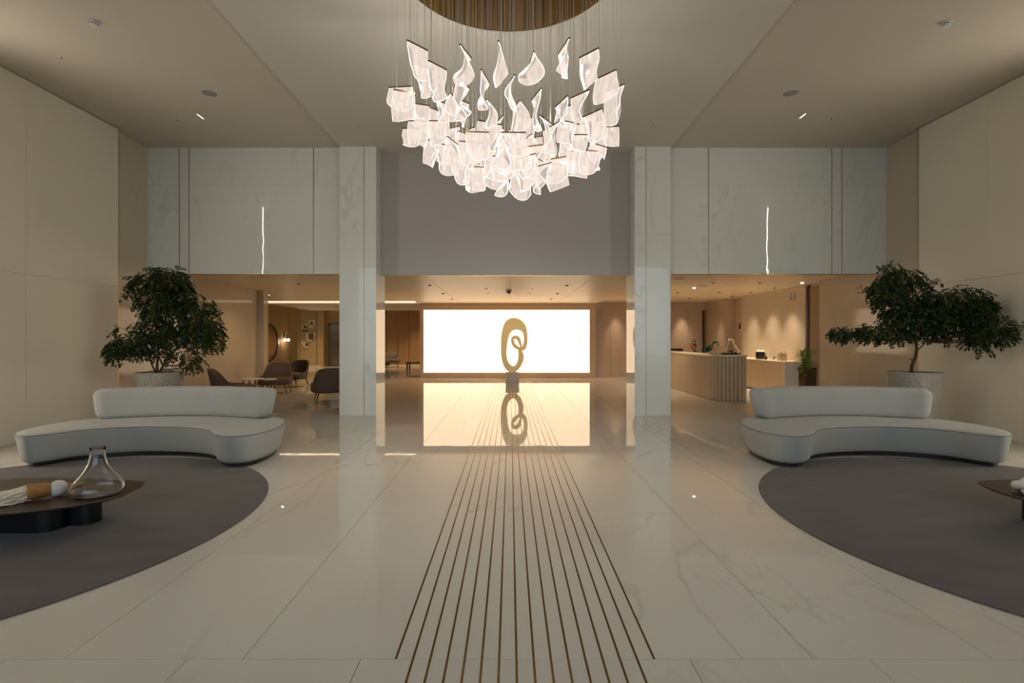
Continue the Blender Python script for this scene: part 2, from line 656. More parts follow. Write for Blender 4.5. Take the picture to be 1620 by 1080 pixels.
# ---------------------------------------------------------------- ceilings
# centre slab with the round well for the chandelier
HC, HR = Vector((-0.01, 5.11)), 1.145
cm = MB()
x0, x1, y0, y1 = COLX[0][0], COLX[1][1] + 0.02, YF, 10.8
angs = sorted(set([2 * PI * i / 96 for i in range(96)] + [math.atan2(cy - HC.y, cx - HC.x) % (2 * PI) for cx in (x0, x1) for cy in (y0, y1)]))
inn, out = [], []
for a in angs:
    c, s = math.cos(a), math.sin(a)
    ts = []
    if c > 1e-9: ts.append((x1 - HC.x) / c)
    if c < -1e-9: ts.append((x0 - HC.x) / c)
    if s > 1e-9: ts.append((y1 - HC.y) / s)
    if s < -1e-9: ts.append((y0 - HC.y) / s)
    t = min(ts)
    inn.append((HC.x + HR * c, HC.y + HR * s))
    out.append((HC.x + t * c, HC.y + t * s))
n = len(angs)
vs = [(x, y, ZM) for x, y in inn] + [(x, y, ZM) for x, y in out] + [(x, y, ZM + .25) for x, y in inn] + [(x, y, ZM + .25) for x, y in out]
fs = []
for i in range(n):
    j = (i + 1) % n
    fs += [(i, n + i, n + j, j), (2 * n + j, 3 * n + j, 3 * n + i, 2 * n + i), (n + i, 3 * n + i, 3 * n + j, n + j), (j, 2 * n + j, 2 * n + i, i)]
cm.add(vs, fs)
ce = cm.obj('ceiling', 'ceil_mid')
struct(ce, 'pale lowered centre ceiling with a round opening for the chandelier')
wl = MB()
K = 72
for k in range(K):      # vertical lining boards of the well
    a0, a1 = 2 * PI * k / K, 2 * PI * (k + 0.94) / K
    pts = [(HC.x + r * math.cos(a), HC.y + r * math.sin(a)) for r, a in ((HR - .012, a0), (HR - .012, a1), (HR + .02, a1), (HR + .02, a0))]
    me = MB().prism(pts, ZM + .004, ZM + 1.0)
    me.obj('lining_board', 'bronze_wood', ce)
wl.lathe([(HR + .03, ZM + .25), (HR + .03, ZM + 1.0), (0.01, ZM + 1.0)], (HC.x, HC.y, 0), 64, caps=False)
wl.obj('well_top', 'bronze_wood', ce)
rim = MB().lathe([(HR - .004, ZM - .006), (HR + .02, ZM - .006), (HR + .02, ZM + .003), (HR - .004, ZM + .003), (HR - .004, ZM - .006)], (HC.x, HC.y, 0), 96, caps=False)
rim.obj('well_rim', 'brass_strip', ce)

cl = struct(box('ceiling_left', (RL - .15, YF, ZS), (COLX[0][0], 10.6, ZS + .2), 'ceil'), 'plain high ceiling over the left seating area')
cr = struct(box('ceiling_right', (COLX[1][1] + .02, YF, ZS), (RR + .15, 10.6, ZS + .2), 'ceil'), 'plain high ceiling over the right seating area')
lm = struct(box('ceiling_lower_middle', (-3.5, 10.46, ZLM), (3.35, 19.75, ZLM + .2), 'ceil_low'), 'warm low ceiling leading to the glowing wall')
# raised joints between the ceiling boards
for x in (-1.9, 0.0, 1.85):
    box('joint_bead', (x - .004, 10.9, ZLM - .003), (x + .004, 19.7, ZLM), 'ceil', lm).location -= Vector(lm.location)
struct(box('ceiling_lower_left', (-9.6, 10.3, ZL), (-3.5, 19.55, ZL + .2), 'ceil_low'), 'low ceiling over the left lounge')
struct(box('ceiling_lower_right', (3.35, 10.3, ZL), (8.7, 21.1, ZL + .2), 'ceil_low'), 'low ceiling over the reception desk')
struct(box('ceiling_soffit_left', (-9.5, 19.66, 2.86), (-3.52, 24.5, 3.1), 'ceil_low'), 'dropped soffit behind the line of light in the left lounge')
struct(box('ceiling_rear', (-13.5, 24.5, 3.3), (9, 30, 3.5), 'ceil_low'), 'ceiling of the rear lounge')

# ---------------------------------------------------------------- walls
def wall(name, a, b, mat, label):
    return struct(box(name, a, b, mat), label)


def child(name, a, b, mat, parent, bevel=0.0):
    o = box(name, a, b, mat, parent, bevel)
    o.location -= Vector(parent.location)
    return o


wL = wall('wall_left', (XL - .25, YF, 0), (XL - .03, 9.27, ZS), 'wall_panel', 'pale satin panelled wall on the left')
wR = wall('wall_right', (XR + .03, YF, 0), (XR + .25, 9.25, ZS), 'wall_panel', 'pale satin panelled wall on the right')
ys_l = [YF, -0.3, 2.1, 5.68, 5.72, 7.5, 9.27]
ys_r = [YF, -0.3, 2.1, 5.68, 5.72, 7.92, 9.25]
for w, X, sgn, ys in ((wL, XL, -1, ys_l), (wR, XR, 1, ys_r)):
    for a, b in zip(ys[:-1], ys[1:]):
        if b - a < .1:
            continue
        for z0, z1 in ((0.0, 2.45), (2.45, ZS - .02)):
            child('wall_panel', (X, a + .0015, z0 + .0015), (X + sgn * .03, b - .0015, z1 - .0015), 'wall_panel', w)
    child('edge_trim', (X - sgn * .002, ys[-1] - .004, 0), (X + sgn * .03, ys[-1] + .012, ZS - .02), 'brass_strip', w)

def return_wall(name, X, y0, length, slope, sgn, ys, label):
    # side walls of the rooms behind open slightly outwards
    m = MB().box((sgn * .02, 0, 0), (sgn * .2, length, ZS))
    w = struct(m.obj(name, 'marble_warm', None, (X, y0, 0), -sgn * math.atan(slope)), label)
    for a, b in zip(ys[:-1], ys[1:]):
        top = ZS if b < 1.2 else ZL
        for z0, z1 in ((0, 2.795), (2.795, top)):
            MB().box((0, a + .001, z0 + .001), (sgn * .02, b - .001, z1 - .001)).obj('marble_panel', 'marble_warm', w)
    return w


rl = return_wall('wall_left_return', RL, 9.27, 6.0, .060, -1, [.01, 1.02, 3.4, 6.0], 'polished marble side wall behind the left potted tree')
rr = return_wall('wall_right_return', RR, 9.25, 3.4, .056, 1, [.01, 1.04, 2.2, 3.4], 'polished marble side wall behind the right potted tree')
pil = wall('wall_left_pilaster', (-7.75, 15.27, 0), (-7.35, 15.55, ZL), 'marble_warm', 'narrow pale pilaster ending the left marble wall')

# upper marble walls above the low openings
ZB = 2.797
for side, (xa, xb), strips, hy in (('left', (RL - .07, COLX[0][0]), (283.5, 299, 496), 292), ('right', (COLX[1][1], RR + .07), (1121, 1316, 1332), 292)):
    w = wall('wall_upper_' + side, (xa, YM + .02, ZB + .01), (xb, YM + .12, ZS), 'marble', 'veined marble wall above the %s opening' % side)
    sx = [at(p, 400, YM).x for p in strips]
    edges = [xa] + sx + [xb]
    zj = at(400, hy, YM).z
    for a, b in zip(edges[:-1], edges[1:]):
        if b - a < .4:
            child('marble_panel', (a + .009, YM, ZB), (b - .009, YM + .02, ZS), 'marble', w)
        else:
            child('marble_panel', (a + .009, YM, ZB), (b - .009, YM + .02, zj - .001), 'marble', w)
            child('marble_panel', (a + .009, YM, zj + .001), (b - .009, YM + .02, ZS), 'marble', w)
    for x in sx:
        child('brass_strip', (x - .009, YM + .006, ZB), (x + .009, YM + .02, ZS), 'brass_strip', w)
    child('bottom_trim', (xa, YM - .002, ZB - .012), (xb, YM + .12, ZB), 'brass_strip', w)

# columns
for side, (xa, xb), sp in (('left', COLX[0], 576), ('right', COLX[1], 1022)):
    c = wall('wall_column_' + side, (xa + .02, YC + .02, 0), (xb - .02, 10.73, ZM), 'marble', 'tall pale marble column on the %s of the passage' % side)
    x = at(sp, 400, YC).x
    for a, b in ((xa, x - .006), (x + .006, xb)):
        for z0, z1 in ((0.0, 1.38), (1.38, 3.55), (3.55, ZM)):
            child('marble_panel', (a, YC, z0 + .001), (b, YC + .02, z1 - .001), 'marble', c)
    child('brass_strip', (x - .006, YC + .005, 0), (x + .006, YC + .02, ZM), 'brass_strip', c)
    for X, d in ((xa, 1), (xb, -1)):
        for z0, z1 in ((0.0, ZB), (ZB, ZM)):
            child('side_panel', (X, YC + .021, z0 + .001), (X + d * .02, 10.75, z1 - .001), 'marble', c)

bk = wall('wall_bulkhead', (COLX[0][1] + .002, 10.40, ZB), (COLX[1][0] - .002, 10.455, ZM), 'grey', 'plain grey bulkhead between the two columns')
child('bottom_trim', (COLX[0][1] + .03, 10.41, ZB - .012), (COLX[1][0] - .03, 10.455, ZB), 'brass_strip', bk)

# backlit wall
YS = 19.75
sw = wall('wall_back', (-3.48, YS + .04, 0), (3.30, YS + .7, ZLM), 'frame_wall', 'taupe wall framing the big backlit screen')
sx0, sx1, sz0, sz1 = -3.34, 3.07, 0.20, 2.625
for nm, a, b in (('frame_top', (-3.48, YS, sz1), (3.30, YS + .04, ZLM)), ('frame_bottom', (-3.48, YS, 0), (3.30, YS + .04, sz0)),
                 ('frame_side', (-3.48, YS, sz0), (sx0, YS + .04, sz1)), ('frame_side', (sx1, YS, sz0), (3.30, YS + .04, sz1))):
    child(nm, a, b, 'frame_wall', sw)
lb = tag(box('backlit_screen', (sx0 + .002, YS + .015, sz0 + .002), (sx1 - .002, YS + .0385, sz1 - .002), 'screen'), 'huge glowing white backlit panel at the end of the hall', 'light panel')

br = wall('wall_back_right', (3.30, 20.15, 0), (7.56, 20.35, ZL), 'frame_wall', 'taupe wall behind the reception desk')
for x in (3.95, 5.55, 6.35, 7.0):
    child('panel_joint', (x - .004, 20.146, 0), (x + .004, 20.15, ZL - .35), 'door_brown', br)
child('panel_joint', (3.32, 20.146, 2.66), (7.4, 20.15, 2.668), 'door_brown', br)
wall('wall_back_slot', (7.56, 20.9, 0), (7.9, 21.0, ZL), 'door_brown', 'dark recess beside the reception wall')
wall('wall_back_slot_lintel', (7.56, 20.15, 2.62), (7.72, 20.35, ZL), 'frame_wall', 'taupe lintel over the dark recess')
wall('wall_back_slot_side', (7.46, 20.35, 0), (7.56, 21.0, ZL), 'door_brown', 'left side of the dark recess beside the reception wall')
nr = wall('wall_niche_right', (7.70, 18.3, 0), (8.02, 20.9, ZL), 'frame_wall', 'projecting beige block beyond the reception desk')
child('panel_joint', (7.696, 18.6, 2.44), (7.70, 19.9, 2.448), 'door_brown', nr)
wall('wall_side_right', (8.02, 17.48, 0), (8.2, 18.3, ZL), 'frame_wall', 'short beige side wall with the red call point')
wr2 = wall('wall_wash_right', (7.93, 12.66, 0), (8.15, 17.48, ZL), 'marble_warm', 'softly lit pale wall behind the low counter')
for a, b in ((13.62, 15.0), (15.0, 16.3), (16.3, 17.48)):
    child('marble_panel', (7.90, a + .001, 0), (7.93, b - .001, ZL - .04), 'marble_warm', wr2)
child('cove_trim', (7.86, 13.62, ZL - .035), (7.93, 17.48, ZL - .01), 'ceil_low', wr2)
dr = struct(box('door_1', (7.89, 12.68, 0), (7.93, 13.50, 2.86), 'door_brown'), 'tall brown door panel at the end of the wash-lit wall')
child('door_frame', (7.87, 13.50, 0), (7.93, 13.56, 2.9), 'steel_dark', dr)
child('door_edge', (7.85, 13.56, 0), (7.93, 13.62, 2.9), 'steel', dr)

# left lounge
wl2 = wall('wall_lounge_left', (-9.6, 15.55, 0), (-9.42, 22.7, 2.86), 'lounge_wall', 'ochre panelled wall with the round mirror')
for a in (19.0, 21.0, 21.9):
    child('panel_joint', (-9.42, a, 0), (-9.416, a + .008, 2.6), 'leg', wl2)
child('panel_joint', (-9.42, 15.6, 2.6), (-9.416, 22.6, 2.608), 'leg', wl2)
wall('wall_lounge_near', (-9.6, 15.4, 0), (-7.75, 15.55, ZL), 'lounge_wall', 'ochre wall closing the lounge behind the pilaster')
we = wall('wall_lounge_rear', (-13.3, 28.0, 0), (-10.35, 28.2, 3.3), 'lounge_wall', 'ochre wall carrying the plaster relief')
for px in (474, 501):
    x = at(px, 540, 28).x
    child('panel_joint', (x - .012, 27.99, 0), (x + .012, 28.0, 3.0), 'leg', we)
child('pale_skirting', (-13.3, 27.985, 0.0), (-10.35, 28.0, 0.06), 'relief', we)  # pale plaster strip along the foot of the wall
wall('wall_lift_jamb', (-10.35, 28.0, 0), (-10.2, 28.6, 3.3), 'lounge_wall', 'ochre jamb beside the lift')
lf = wall('wall_lift', (-10.2, 28.55, 0), (-8.3, 28.8, 3.3), 'lounge_wall', 'wall around the lift door')
lift = struct(box('door_2', (-10.12, 28.53, 0), (-8.5, 28.55, 2.38), 'steel_dark'), 'brushed steel lift door')
for a, b in ((-10.08, -9.34), (-9.33, -8.55)):
    child('door_leaf', (a, 28.50, 0.02), (b, 28.53, 2.3), 'steel', lift)
ww = wall('wall_rear_wood', (-8.3, 29.0, 0), (-2.5, 29.2, 3.3), 'leg', 'brown wood panelled wall of the rear lounge')
for k in range(9):
    child('wood_panel', (-8.3 + .645 * k + .012, 28.97, 0.02), (-8.3 + .645 * (k + 1) - .012, 29.0, 2.75), 'wood_panel', ww)
    child('wood_panel', (-8.3 + .645 * k + .012, 28.97, 2.77), (-8.3 + .645 * (k + 1) - .012, 29.0, 3.28), 'wood_panel', ww)
child('skirting', (-8.3, 28.96, 0), (-2.5, 29.0, 0.05), 'relief', ww)
wall('wall_rear_left', (-13.5, 22.9, 0), (-13.3, 29, 3.3), 'lounge_wall', 'far left wall of the rear lounge')
wall('wall_rear_right', (-2.5, 20.5, 0), (-2.3, 29, 3.3), 'lounge_wall', 'side wall of the rear lounge behind the screen')
wall('wall_lounge_rear_side', (-13.3, 22.55, 0), (-9.6, 22.7, 3.3), 'lounge_wall', 'ochre wall turning the corner past the mirror')
wall('wall_rear_top', (-9.6, 24.5, 3.0), (-2.4, 24.52, 3.3), 'ceil_low', 'step up to the ceiling of the rear lounge')

# the glazed entrance wall behind the camera
wf = struct(box('wall_front', (RL - .2, YF - .1, 4.85), (RR + .2, YF, ZS + .2), 'wall_panel'), 'wall over the glazed entrance')
win = struct(box('window_1', (RL - .2, YF - .1, 0), (RR + .2, YF, 0.08), 'mullion'), 'full-height glazing of the entrance')
xsw = [RL - .15 + (RR - RL + .3) * k / 7 for k in range(8)]
for x in xsw:
    child('mullion', (x - .04, YF - .1, .08), (x + .04, YF, 4.85), 'mullion', win)
for a, b in zip(xsw[:-1], xsw[1:]):
    child('pane', (a + .04, YF - .055, .08), (b - .04, YF - .045, 4.85), 'pane', win)
gp = struct(box('ground_outside', (-30, -34, -0.2), (30, YF - .1, -0.06), 'grout'), 'paving outside the entrance')

# line of light in the left lounge ceiling, slits in the side walls
tag(box('linear_ceiling_light', (-9.4, 19.60, 2.91), (-3.62, 19.63, 2.93), 'line'), 'long glowing line of light across the left lounge ceiling', 'light')
for side, X, sgn in (('left', XL, -1), ('right', XR, 1)):
    t = thing('wall_slit_light', 'thin vertical line of light let into the %s wall' % side, 'light', (X, 5.7, 0), group='wall slit lights')
    MB().box((sgn * .004, -.011, 0.02), (sgn * .012, .011, ZS - .05)).obj('led_strip', 'slit', t)
    MB().box((sgn * .012, -.019, 0.01), (sgn * .028, .019, ZS - .04)).obj('channel', 'steel_dark', t)

# ================================================================== SOFAS AND RUGS
def rug(cx, label):
    R, n = 2.215, 160
    m = MB()
    rings = []
    for r, z in ((R - .004, .0005), (R, .004), (R - .002, .010), (R - .008, .0125), (R * .5, .0125), (.01, .0125)):
        rings.append([(r * math.cos(2 * PI * i / n), 1.03 * r * math.sin(2 * PI * i / n), z) for i in range(n)])
    m.loft(rings)
    return tag(m.obj('round_rug', 'rug', None, (cx, 4.17, 0), smooth=True), label, 'rug', 'round charcoal rugs')


rug(-4.43, 'round charcoal rug on the left, under the table with the glass vase')
rug(4.50, 'round charcoal rug on the right, under the table with the ceramic knot')

SEAT = [(-5.86, 6.02), (-5.70, 5.86), (-5.50, 5.82), (-5.33, 5.98), (-5.22, 6.18), (-5.04, 6.33), (-4.80, 6.43), (-4.52, 6.46), (-4.18, 6.42), (-3.90, 6.33),
        (-3.68, 6.19), (-3.52, 5.98), (-3.36, 5.85), (-3.18, 5.81), (-3.01, 5.89), (-2.91, 6.08), (-2.88, 6.34), (-2.91, 6.62), (-3.00, 6.92), (-3.18, 7.18),
        (-3.55, 7.37), (-4.05, 7.49), (-4.60, 7.52), (-5.15, 7.44), (-5.60, 7.24), (-5.88, 6.92), (-5.97, 6.55), (-5.95, 6.25)]
BACK = [(-5.64, 6.98), (-5.50, 7.06), (-5.30, 7.16), (-5.00, 7.26), (-4.60, 7.32), (-4.20, 7.30), (-3.85, 7.22), (-3.55, 7.12), (-3.33, 7.00)]


def sofa(mirror, label):
    ox, oy = -4.4, 6.6
    sg = -1 if mirror else 1
    root = thing('curved_sofa', label, 'sofa', (ox * sg + (0.075 if mirror else 0), oy, 0), group='pale curved sofas')
    tr = lambda p: ((p[0] - ox) * sg, p[1] - oy)
    ol = ccw([tuple(p)[:2] for p in catmull([tr(p) + (0,) for p in SEAT], 7)])
    prof = [(d + .035, z) for d, z in ((.080, .062), (.060, .078), (.042, .13), (.018, .27), (.003, .35), (.0, .375), (.006, .392), (.020, .402), (.05, .408), (.10, .412))]
    rings = [[(x, y, z) for x, y in offset_poly(ol, d)] for d, z in prof]
    b = MB().loft(rings)
    b.obj('seat', 'sofa', root, smooth=True, angle=60)
    pts = [Vector((x, y, .386)) for x, y in offset_poly(ol, .034)]
    pts.append(pts[0])
    MB().tube(pts, .0045, 6, caps=False).obj('piping', 'piping', root, smooth=True)
    MB().prism(offset_poly(ol, .15), .0126, .066).obj('plinth', 'black', root)
    # backrest: rounded slab swept along the arc
    path = [Vector((*tr(p), 0)) for p in BACK]
    path = catmull(path, 7, closed=False)
    n = len(path)
    rings = []
    L = [0]
    for i in range(1, n):
        L.append(L[-1] + (path[i] - path[i - 1]).length)
    for i, p in enumerate(path):
        t = (path[min(i + 1, n - 1)] - path[max(i - 1, 0)]).normalized()
        nrm = Vector((-t.y, t.x, 0))
        if nrm.y < 0:
            nrm = -nrm
        d = min(L[i], L[-1] - L[i])
        k = 1.0 if d > .12 else math.sqrt(max(0.02, 1 - (1 - d / .12) ** 2))
        edge = (i / (n - 1) - .5) * 2
        ring = []
        for q in range(28):
            a = 2 * PI * q / 28
            c, s = math.cos(a), math.sin(a)
            ex = .42
            u = math.copysign(abs(c) ** ex, c) * .125 * (0.35 + 0.65 * k)
            v = math.copysign(abs(s) ** ex, s) * .205 * (0.55 + 0.45 * k)
            z = .408 + .205 + v
            lean = (z - .41) * .16
            ring.append(p + nrm * (u + lean) + t * edge * (z - .41) * .12 + Vector((0, 0, z)))
        rings.append(ring)
    bk_ = MB().loft(rings)
    bk_.obj('backrest', 'sofa', root, smooth=True, angle=60)
    return root


sofa(False, 'pale grey curved sofa on the left, beside the speckled planter')
sofa(True, 'pale grey curved sofa on the right, in front of the lattice planter')

# ================================================================== LOW TABLES AND WHAT STANDS ON THEM
TABLE = [(-2.99, 4.08), (-3.03, 4.24), (-3.12, 4.33), (-3.40, 4.38), (-3.75, 4.42), (-4.2, 4.42), (-4.58, 4.28), (-4.72, 3.95), (-4.55, 3.62), (-4.2, 3.46), (-3.82, 3.44), (-3.50, 3.51), (-3.22, 3.63), (-3.02, 3.83)]


def low_table(mirror, shift, label):
    ox, oy = -3.8, 3.95
    sg = -1 if mirror else 1
    root = thing('low_table', label, 'coffee table', ((ox * sg) + shift, oy, .0126), group='low bronze tables')
    tr = lambda p: ((p[0] - ox) * sg, p[1] - oy, 0)
    ol = ccw([tuple(p)[:2] for p in catmull([tr(p) for p in TABLE], 8)])
    prof = [(.035, .262), (.006, .276), (0, .282), (.003, .2874), (.012, .2874)]
    MB().loft([[(x, y, z) for x, y in offset_poly(ol, d)] for d, z in prof]).obj('table_top', 'table', root, smooth=True, angle=30)
    for cx, cy, hx, hy, r in ((-.02 * sg, .10, .30, .13, .12), (.30 * sg, .22, .15, .09, .08)):
        pts = []
        for sx_, sy_, a0 in ((1, 1, 0), (-1, 1, PI / 2), (-1, -1, PI), (1, -1, 1.5 * PI)):
            for k in range(9):
                a = a0 + PI / 2 * k / 8
                pts.append((cx + sx_ * (hx - r) + r * math.cos(a), cy + sy_ * (hy - r) + r * math.sin(a)))
        MB().prism(pts, 0, .2615).obj('leg', 'table_leg', root, smooth=True, angle=30)
    return root


low_table(False, 0, 'low bronze table on the left holding the glass vase and tassel')
low_table(True, 0.86, 'low bronze table at the right edge holding the white ceramic knot')
TZ = .3001

# glass vase
v = thing('glass_vase', 'clear glass decanter-shaped vase on the left low table', 'vase', (-3.165, 3.93, TZ))
outer = [(.105, .0), (.150, .008), (.172, .032), (.176, .060), (.166, .090), (.140, .125), (.108, .165), (.080, .205), (.062, .245), (.053, .285), (.050, .32), (.051, .345), (.056, .366)]
inner = [(r - .005, z + (.006 if z < .02 else 0)) for r, z in outer]
prof = outer + [(.0535, .369)] + list(reversed(inner)) + [(.0001, .007)]
MB().lathe([(.0001, .0)] + prof, (0, 0, 0), 56, caps=False).obj('vessel', 'glass', v, smooth=True, angle=60)

# tassel
def tassel(root, strands=170):
    rnd = random.Random(5)
    m = MB()
    for s in range(strands):
        a = rnd.uniform(0, 2 * PI)
        rr = math.sqrt(rnd.random()) * .045
        zz = .058 + rr * math.sin(a) * 1.1
        yy = rr * math.cos(a)
        L = rnd.uniform(.36, .5)
        fan = rnd.gauss(0, .06)
        ph, am = rnd.uniform(0, 6.28), rnd.uniform(.006, .022)
        pts = []
        for k in range(10):
            t = k / 9
            spread = min(1, t * 2.2)
            x = -t * L
            y = yy * (1 + 1.0 * spread) + fan * t * .9 + am * math.sin(ph + t * 17) + .62 * L * t * t
            z = zz * (1 - .25 * spread) + am * .7 * math.cos(ph * 2 + t * 15)
            pts.append((x, y, max(.009, z)))
        m.tube(pts, rnd.uniform(.005, .009), 6, caps=False)
    o = m.obj('yarn', 'yarn', root, smooth=True)
    o['kind'] = 'stuff'


ts = thing('tassel_ornament', 'cream yarn tassel with wooden collar and white bead on the left table', 'ornament', (-3.56, 3.80, TZ), rz=0.82)
tassel(ts)
def xcyl(m, x0, x1, r0, r1, z, seg=28, flat=0.0):
    rings = []
    for k in range(7):
        t = k / 6
        r = r0 + (r1 - r0) * t - flat * (1 - abs(2 * t - 1))
        rings.append([(x0 + (x1 - x0) * t, r * math.cos(2 * PI * i / seg), z + r * math.sin(2 * PI * i / seg)) for i in range(seg)])
    return m.loft(rings)
xcyl(MB(), -.02, .105, .062, .050, .063).obj('collar', 'wood', ts, smooth=True, angle=40)
MB().sphere((.155, 0, .0605), .0600, 24, 14).obj('bead', 'bead', ts, smooth=True)
xcyl(MB(), .205, .30, .028, .022, .0605).obj('peg', 'wood', ts, smooth=True, angle=40)

# ceramic knot on the right table
kn = thing('ceramic_knot', 'glossy white ceramic knot at the right edge of the photo', 'ornament', (4.02, 3.93, TZ))
def knot_pts(ph, n=90):
    out = []
    for i in range(n + 1):
        t = 2 * PI * i / n
        r = 1 + .38 * math.cos(3 * t)
        out.append(Vector((.072 * r * math.cos(2 * t + ph), .066 * r * math.sin(2 * t + ph), .062 + .026 * math.sin(3 * t))))
    return out
MB().tube(knot_pts(.4), .036, 14, caps=False).obj('knot', 'ceramic', kn, smooth=True)
MB().tube([(x, .0 + .02 * math.sin(x * 30), .055) for x in (.12, .15, .19, .24, .29)], [.030, .034, .034, .034, .03], 16).obj('wooden_link', 'wood', kn, smooth=True)

# ================================================================== POTTED TREES
def lattice_pot(root, h, rt, rb, amp, nd, nv, mat, pattern):
    seg, lev = 144, 72
    m = MB()
    rings = []
    for k in range(lev + 1):
        t = k / lev
        z = h * t
        r = rb + (rt - rb) * (t ** .75)
        ring = []
        for i in range(seg):
            a = 2 * PI * i / seg
            if pattern == 'lattice':
                u = a / (2 * PI) * nd
                w = t * nv
                d1 = abs(((u + w) % 1) - .5) * 2
                d2 = abs(((u - w) % 1) - .5) * 2
                f = max(max(0, (d1 - .62) / .38), max(0, (d2 - .62) / .38))
                f = min(1, f * 1.6)
                if t > .97 or t < .02:
                    f = 1
            else:
                f = .5 + .5 * mnoise.noise(Vector((math.cos(a) * 9, math.sin(a) * 9, z * 26))) + .4 * mnoise.noise(Vector((math.cos(a) * 22, math.sin(a) * 22, z * 60)))
            rr = r + amp * f
            ring.append((rr * math.cos(a), rr * math.sin(a), z))
        rings.append(ring)
    rings.append([(.93 * rt * math.cos(2 * PI * i / seg), .93 * rt * math.sin(2 * PI * i / seg), h) for i in range(seg)])
    rings.append([(.90 * rt * math.cos(2 * PI * i / seg), .90 * rt * math.sin(2 * PI * i / seg), h - .10) for i in range(seg)])
    m.loft(rings)
    m.obj('pot', mat, root, smooth=True, angle=35)
    MB().lathe([(.905 * rt, h - .10), (.905 * rt, h - .035), (.5 * rt, h - .02), (.01, h - .015)], (0, 0, 0), 40).obj('soil', 'soil', root, smooth=True)


def compound_leaf(m, p, d, rnd, size):
    """drooping stalk with pairs of small pointed leaflets"""
    d = d.normalized()
    side = d.cross(Vector((0, 0, 1)))
    side = side.normalized() if side.length > .05 else Vector((1, 0, 0))
    n = rnd.randint(4, 6)
    L = size * rnd.uniform(.8, 1.3)
    q = p.copy()
    for k in range(n):
        q = q + d * (L / n)
        d = (d + Vector((0, 0, -.22))).normalized()
        for sgn in ((-1, 1) if k < n - 1 else (-1, 1, 0)):
            dirn = (side * sgn * .9 + d * .6 + Vector((rnd.uniform(-.3, .3), rnd.uniform(-.3, .3), rnd.uniform(-.5, .1)))).normalized()
            ll = size * rnd.uniform(.30, .48)
            w = dirn.cross(Vector((rnd.uniform(-.4, .4), rnd.uniform(-.4, .4), 1))).normalized() * ll * rnd.uniform(.24, .34)
            mid = q + dirn * ll * .5 + Vector((0, 0, .004))
            m.add([q, mid - w, q + dirn * ll, mid + w], [(0, 1, 2, 3)])


def tree(root, base_px, Y, blobs, trunk, twigs, seed, size=.125, dens=.62, shrink=.88):
    """blobs: (px, py, rx, ry, dy, count) in pixels of a plane at depth Y, spread in depth by dy metres"""
    rnd = random.Random(seed)
    o = Vector(root.location)
    s = Y / FPX
    leaf = MB()
    wood = MB()
    P = lambda px, py, dy=0: at(px, py, Y + dy) - o
    for pts, r0, r1 in trunk:
        pp = catmull([P(*q) for q in pts], 5, closed=False)
        n = len(pp)
        wood.tube(pp, [r0 + (r1 - r0) * i / (n - 1) for i in range(n)], 8)
    tpts = []
    for pts, r0, r1 in trunk:
        tpts += catmull([P(*q) for q in pts], 5, closed=False)
    for (px, py, rx, ry, dy, cnt) in blobs:
        rx, ry, cnt = rx * shrink, ry * shrink, int(cnt * dens)
        c = P(px, py, dy)
        hub = P(px, py + ry * .75, dy)
        near_ = min(tpts, key=lambda h: (h - hub).length + (0 if h.z < hub.z else .3))
        if (near_ - hub).length > .02:
            wood.tube(catmull([near_, near_.lerp(hub, .5) + Vector((0, 0, -.02)), hub], 4, closed=False), [.010 - .0002 * i for i in range(9)], 6)
        a, b, cc = rx * s, max(.12, rx * s * .7), ry * s
        nb = max(3, int(cnt / 26))
        tips = []
        for k in range(nb):
            th, ph = rnd.uniform(0, 2 * PI), rnd.uniform(-.3, 1.2)
            tip = c + Vector((a * .8 * math.cos(th) * math.cos(ph), b * .8 * math.sin(th) * math.cos(ph), cc * .8 * math.sin(ph)))
            tips.append(tip)
            mid = hub.lerp(tip, .55) + Vector((0, 0, .05))
            wood.tube(catmull([hub, mid, tip], 4, closed=False), [.008 * (1 - .75 * i / 8) for i in range(9)], 5)
        for k in range(cnt):
            # more leaves towards the surface of each bough
            while True:
                q = Vector((rnd.uniform(-1, 1), rnd.uniform(-1, 1), rnd.uniform(-1, 1)))
                if .05 < q.length < 1:
                    break
            q = q * (q.length ** -.35)
            wob = .85 + .35 * mnoise.noise(Vector((q.x * 2.3 + px, q.y * 2.3, q.z * 2.3 + py)))
            p = c + Vector((q.x * a, q.y * b, q.z * cc)) * wob
            d = Vector((q.x, q.y, q.z * .3 - .35)) + Vector((rnd.uniform(-.5, .5), rnd.uniform(-.5, .5), rnd.uniform(-.3, .3)))
            compound_leaf(leaf, p, d, rnd, size)
    hubs = [P(px, py + ry * shrink * .75, dy) for px, py, rx, ry, dy, cnt in blobs]
    for pts, cnt in twigs:            # sprays reaching out of the crown
        pw = [P(*q) for q in pts]
        pw.insert(0, min(hubs, key=lambda h: (h - pw[0]).length))
        pp = catmull(pw, 5, closed=False)
        wood.tube(pp, [.006 * (1 - .6 * i / (len(pp) - 1)) for i in range(len(pp))], 5)
        for k in range(cnt):
            p = pp[rnd.randrange(5, len(pp))] + Vector((rnd.gauss(0, .05), rnd.gauss(0, .05), rnd.gauss(0, .03)))
            compound_leaf(leaf, p, Vector((rnd.uniform(-1, 1), rnd.uniform(-1, 1), -.5)), rnd, size)
    wood.obj('trunk', 'bark', root, smooth=True)
    f = leaf.obj('foliage', 'leaf', root)
    f['kind'] = 'stuff'


